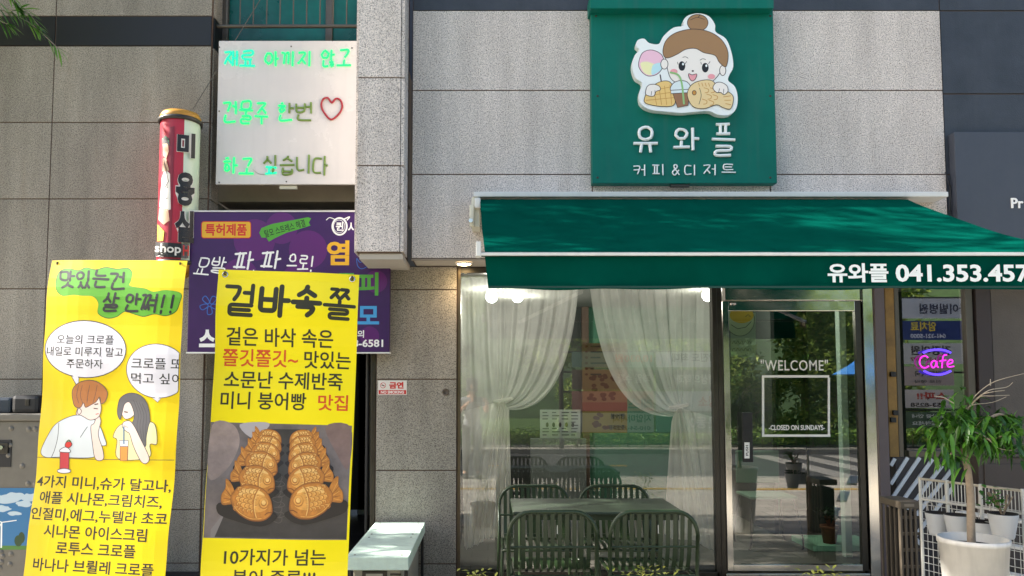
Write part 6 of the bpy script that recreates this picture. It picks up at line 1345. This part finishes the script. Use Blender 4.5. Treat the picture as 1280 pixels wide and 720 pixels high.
# white car by the far kerb
t = thing('parked_car', 'white parked car by the far kerb', 'car', (-3.2, -12.2, -.12)); CW = mat('white car paint', '#d5d8da', .2, coat=.6, var=.02); CG = mat('car glass', '#15191c', .05, spec=.8); TY = mat('tyre rubber', '#1a1a1a', .8)
bm_prof = [(-2.15, .3), (-2.2, .62), (-2.05, .82), (-1.2, .93), (-.6, 1.4), (.2, 1.47), (1.1, 1.42), (1.75, 1.0), (2.15, .92), (2.2, .55), (2.15, .3)]
def extr(prof, y0, y1, m, inset=0):
    mb = MB(); n = len(prof); v = [(-3.2 + x, y0, -.12 + z) for x, z in prof] + [(-3.2 + x, y1, -.12 + z) for x, z in prof]; mb.add(v, [tuple(range(n)), tuple(range(2 * n - 1, n - 1, -1))] + [(i, n + i, n + (i + 1) % n, (i + 1) % n) for i in range(n)], m); return mb
extr(smooth(bm_prof, True, 4), -13.0, -11.35, CW).build('body', t, .05)
for (a, b) in ((-.98, -.08), (.02, .82)):
    extr([(a - (.0 if a > -.5 else .05), .96), (b, .96), (b - .02, 1.36), (a + (.3 if a < -.5 else .02), 1.36)], -13.006, -11.344, CG).build('window', t)
extr([(.92, .98), (1.55, 1.0), (1.05, 1.34), (.92, 1.36)], -13.006, -11.344, CG).build('window', t)
for x in (-1.4, 1.35):
    for y in (-12.95, -11.4):
        mb = MB(); mb.tube([(-3.2 + x, y - .1, .2), (-3.2 + x, y + .12, .2)], .32, TY, 24); wo = mb.build('wheel', t); mb = MB(); mb.tube([(-3.2 + x, y - .105, .2), (-3.2 + x, y + .125, .2)], .2, CHROME, 16); mb.build('rim', wo)
for y in (-11.34,): mb = MB(); mb.bbox(-5.38, -5.2, y - .2, y - .02, .48, .6, CHROME, .02); mb.build('headlight', t)
# low buildings across the street
for (x, w_, h, c, lb) in ((-20, 12, 7, '#8d857a', 'plain beige low building across the street, left'), (34, 14, 9, '#5f6164', 'plain grey low building across the street, right')):
    t = thing('street_building', lb, 'building', (x, -27, 0)); mb = MB(); mb.bbox(x - w_ / 2, x + w_ / 2, -31, -25, 0, h, mat('render ' + c, c, .9, var=.08), .03); mb.build('wall', t)
    for i in range(5):
        for k in range(int(h // 3)): mb = MB(); xx = x - w_ / 2 + 1 + i * (w_ - 2) / 4.4; mb.bbox(xx, xx + 1.3, -25.01, -24.97, .9 + k * 3, 2.3 + k * 3, CG, .01); mb.build('window', t)
# wooded slope behind
mb = MB(); nx = 60; hv = []
for j in range(14):
    for i in range(nx + 1): x = -70 + 140 * i / nx; hv.append((x, -34 - j * 3, min(13, j * 1.5) * (.75 + .25 * math.sin(x * .13 + 1) + .12 * math.sin(x * .4 + j)) - .2))
mb.add(hv, [(j * (nx + 1) + i, j * (nx + 1) + i + 1, (j + 1) * (nx + 1) + i + 1, (j + 1) * (nx + 1) + i) for j in range(13) for i in range(nx)], mat('wooded slope', '#39512a', .95, var=.4, vscale=1.2, bump=1, bscale=2), True); struct(mb.build('hill'))

# ================================================================== the person taking the picture, standing on the pavement (mirrored in the window)
def skin_body(name, joints, edges, m, root, parent, sub=2):
    me = bpy.data.meshes.new(name); me.from_pydata([j[:3] for j in joints], edges, []); me.materials.append(m); o = bpy.data.objects.new(name, me); COL.objects.link(o)
    sk = o.modifiers.new('skin', 'SKIN'); sk.use_smooth_shade = True
    for i, j in enumerate(joints):
        d = me.skin_vertices[0].data[i]; d.radius = (j[3], j[4] if len(j) > 4 else j[3]); d.use_root = (i == root)
    o.modifiers.new('subsurf', 'SUBSURF').levels = sub; o.modifiers['subsurf'].render_levels = sub
    if parent is not None: o.parent = parent; o.matrix_parent_inverse = Matrix.Translation(-parent.location)
    return o
px_, py_ = -.28, -6.62
t = thing('person', 'person in grey top and dark trousers holding up a phone on the pavement', 'person', (px_, py_, 0))
SK = mat('skin', '#b98a6c', .55); TOP = mat('grey cotton', '#8f9296', .85); TRO = mat('dark trousers', '#33363c', .85); HR = mat('black hair', '#15110f', .5)
def J(x, y, z, *r): return (px_ + x, py_ + y, z, *r)
body = [J(0, 0, .93, .13, .10), J(0, 0, 1.08, .125, .09), J(0, .01, 1.24, .15, .10), J(0, 0, 1.36, .10, .08), J(0, .01, 1.43, .052), J(0, .03, 1.5, .06), J(0, .035, 1.58, .085, .095), J(0, .03, 1.65, .07, .08),
        J(-.18, 0, 1.34, .05), J(-.24, .10, 1.13, .042), J(-.06, .36, 1.30, .03), J(-.02, .40, 1.33, .022), J(.18, 0, 1.34, .05), J(.26, .12, 1.15, .042), J(.26, .38, 1.32, .03), J(.26, .43, 1.35, .022),
        J(-.09, 0, .86, .085), J(-.10, .02, .48, .06), J(-.11, 0, .1, .042), J(-.12, .12, .045, .038, .03), J(.09, 0, .86, .085), J(.10, .03, .48, .06), J(.10, -.02, .1, .042), J(.11, .10, .045, .038, .03)]
eds = [(0, 1), (1, 2), (2, 3), (3, 4), (4, 5), (5, 6), (6, 7), (3, 8), (8, 9), (9, 10), (10, 11), (3, 12), (12, 13), (13, 14), (14, 15), (0, 16), (16, 17), (17, 18), (18, 19), (0, 20), (20, 21), (21, 22), (22, 23)]
bo = skin_body('body', body, eds, SK, 0, t)
skin_body('top', [J(0, 0, .82, .17, .13), J(0, 0, .95, .165, .13), J(0, 0, 1.08, .145, .11), J(0, .01, 1.24, .168, .12), J(0, 0, 1.35, .12, .095), J(-.18, 0, 1.34, .068), J(-.235, .07, 1.18, .06), J(.18, 0, 1.34, .068), J(.245, .08, 1.2, .06)], [(0, 1), (1, 2), (2, 3), (3, 4), (4, 5), (5, 6), (4, 7), (7, 8)], TOP, 0, t)
skin_body('trousers', [J(0, 0, .92, .145, .115), J(-.09, 0, .84, .1), J(-.10, .02, .48, .075), J(-.11, 0, .1, .06), J(.09, 0, .84, .1), J(.10, .03, .48, .075), J(.10, -.02, .1, .06)], [(0, 1), (1, 2), (2, 3), (0, 4), (4, 5), (5, 6)], TRO, 0, t)
skin_body('hair', [J(0, .0, 1.5, .05), J(0, -.012, 1.6, .108), J(0, .0, 1.68, .1), J(0, .05, 1.71, .07)], [(0, 1), (1, 2), (2, 3)], HR, 1, t)
for sx in (-1, 1):
    for k in range(4): skin_body('finger', [J(.12 + sx * (.13 - .0) , .41, 1.33 + k * .018, .010), J(.12 + sx * .10, .445, 1.335 + k * .018, .009), J(.12 + sx * .07, .44, 1.335 + k * .018, .008)], [(0, 1), (1, 2)], SK, 0, bo, 1)
    skin_body('thumb', [J(.12 + sx * .12, .40, 1.32, .011), J(.12 + sx * .08, .40, 1.345, .009)], [(0, 1)], SK, 0, bo, 1)
for ch_ in kids(bo): ch_.matrix_parent_inverse = Matrix.Identity(4)
mb = MB(); mb.bbox(px_ + .04, px_ + .2, py_ + .425, py_ + .434, 1.32, 1.40, BLACK, .003); tag(mb.build('phone'), 'black phone held up in both hands of the person on the pavement', 'phone')
mb = MB()
for sx in (-1, 1): mb = MB(); mb.bbox(px_ + sx * .11 - .05, px_ + sx * .11 + .05, py_ - .08, py_ + .19, .001, .09, BLACK, .03); mb.build('shoe', t)
for sx in (-1, 1):
    mb = MB(); mb.lathe([(.001, .012)] + [(.012 * math.sin(a), .012 * math.cos(a)) for a in (.6, 1.2, 1.9, 2.6)] + [(.001, -.012)], (px_ + sx * .033, py_ + .122, 1.595), BLACK, 10); mb.build('eye', bo).matrix_parent_inverse = Matrix.Identity(4)
    skin_body('ear', [J(sx * .092, .03, 1.60, .016, .01), J(sx * .094, .025, 1.565, .012, .008)], [(0, 1)], SK, 0, bo, 1).matrix_parent_inverse = Matrix.Identity(4)
skin_body('nose', [J(0, .125, 1.59, .010), J(0, .145, 1.56, .014)], [(0, 1)], SK, 0, bo, 1).matrix_parent_inverse = Matrix.Identity(4)
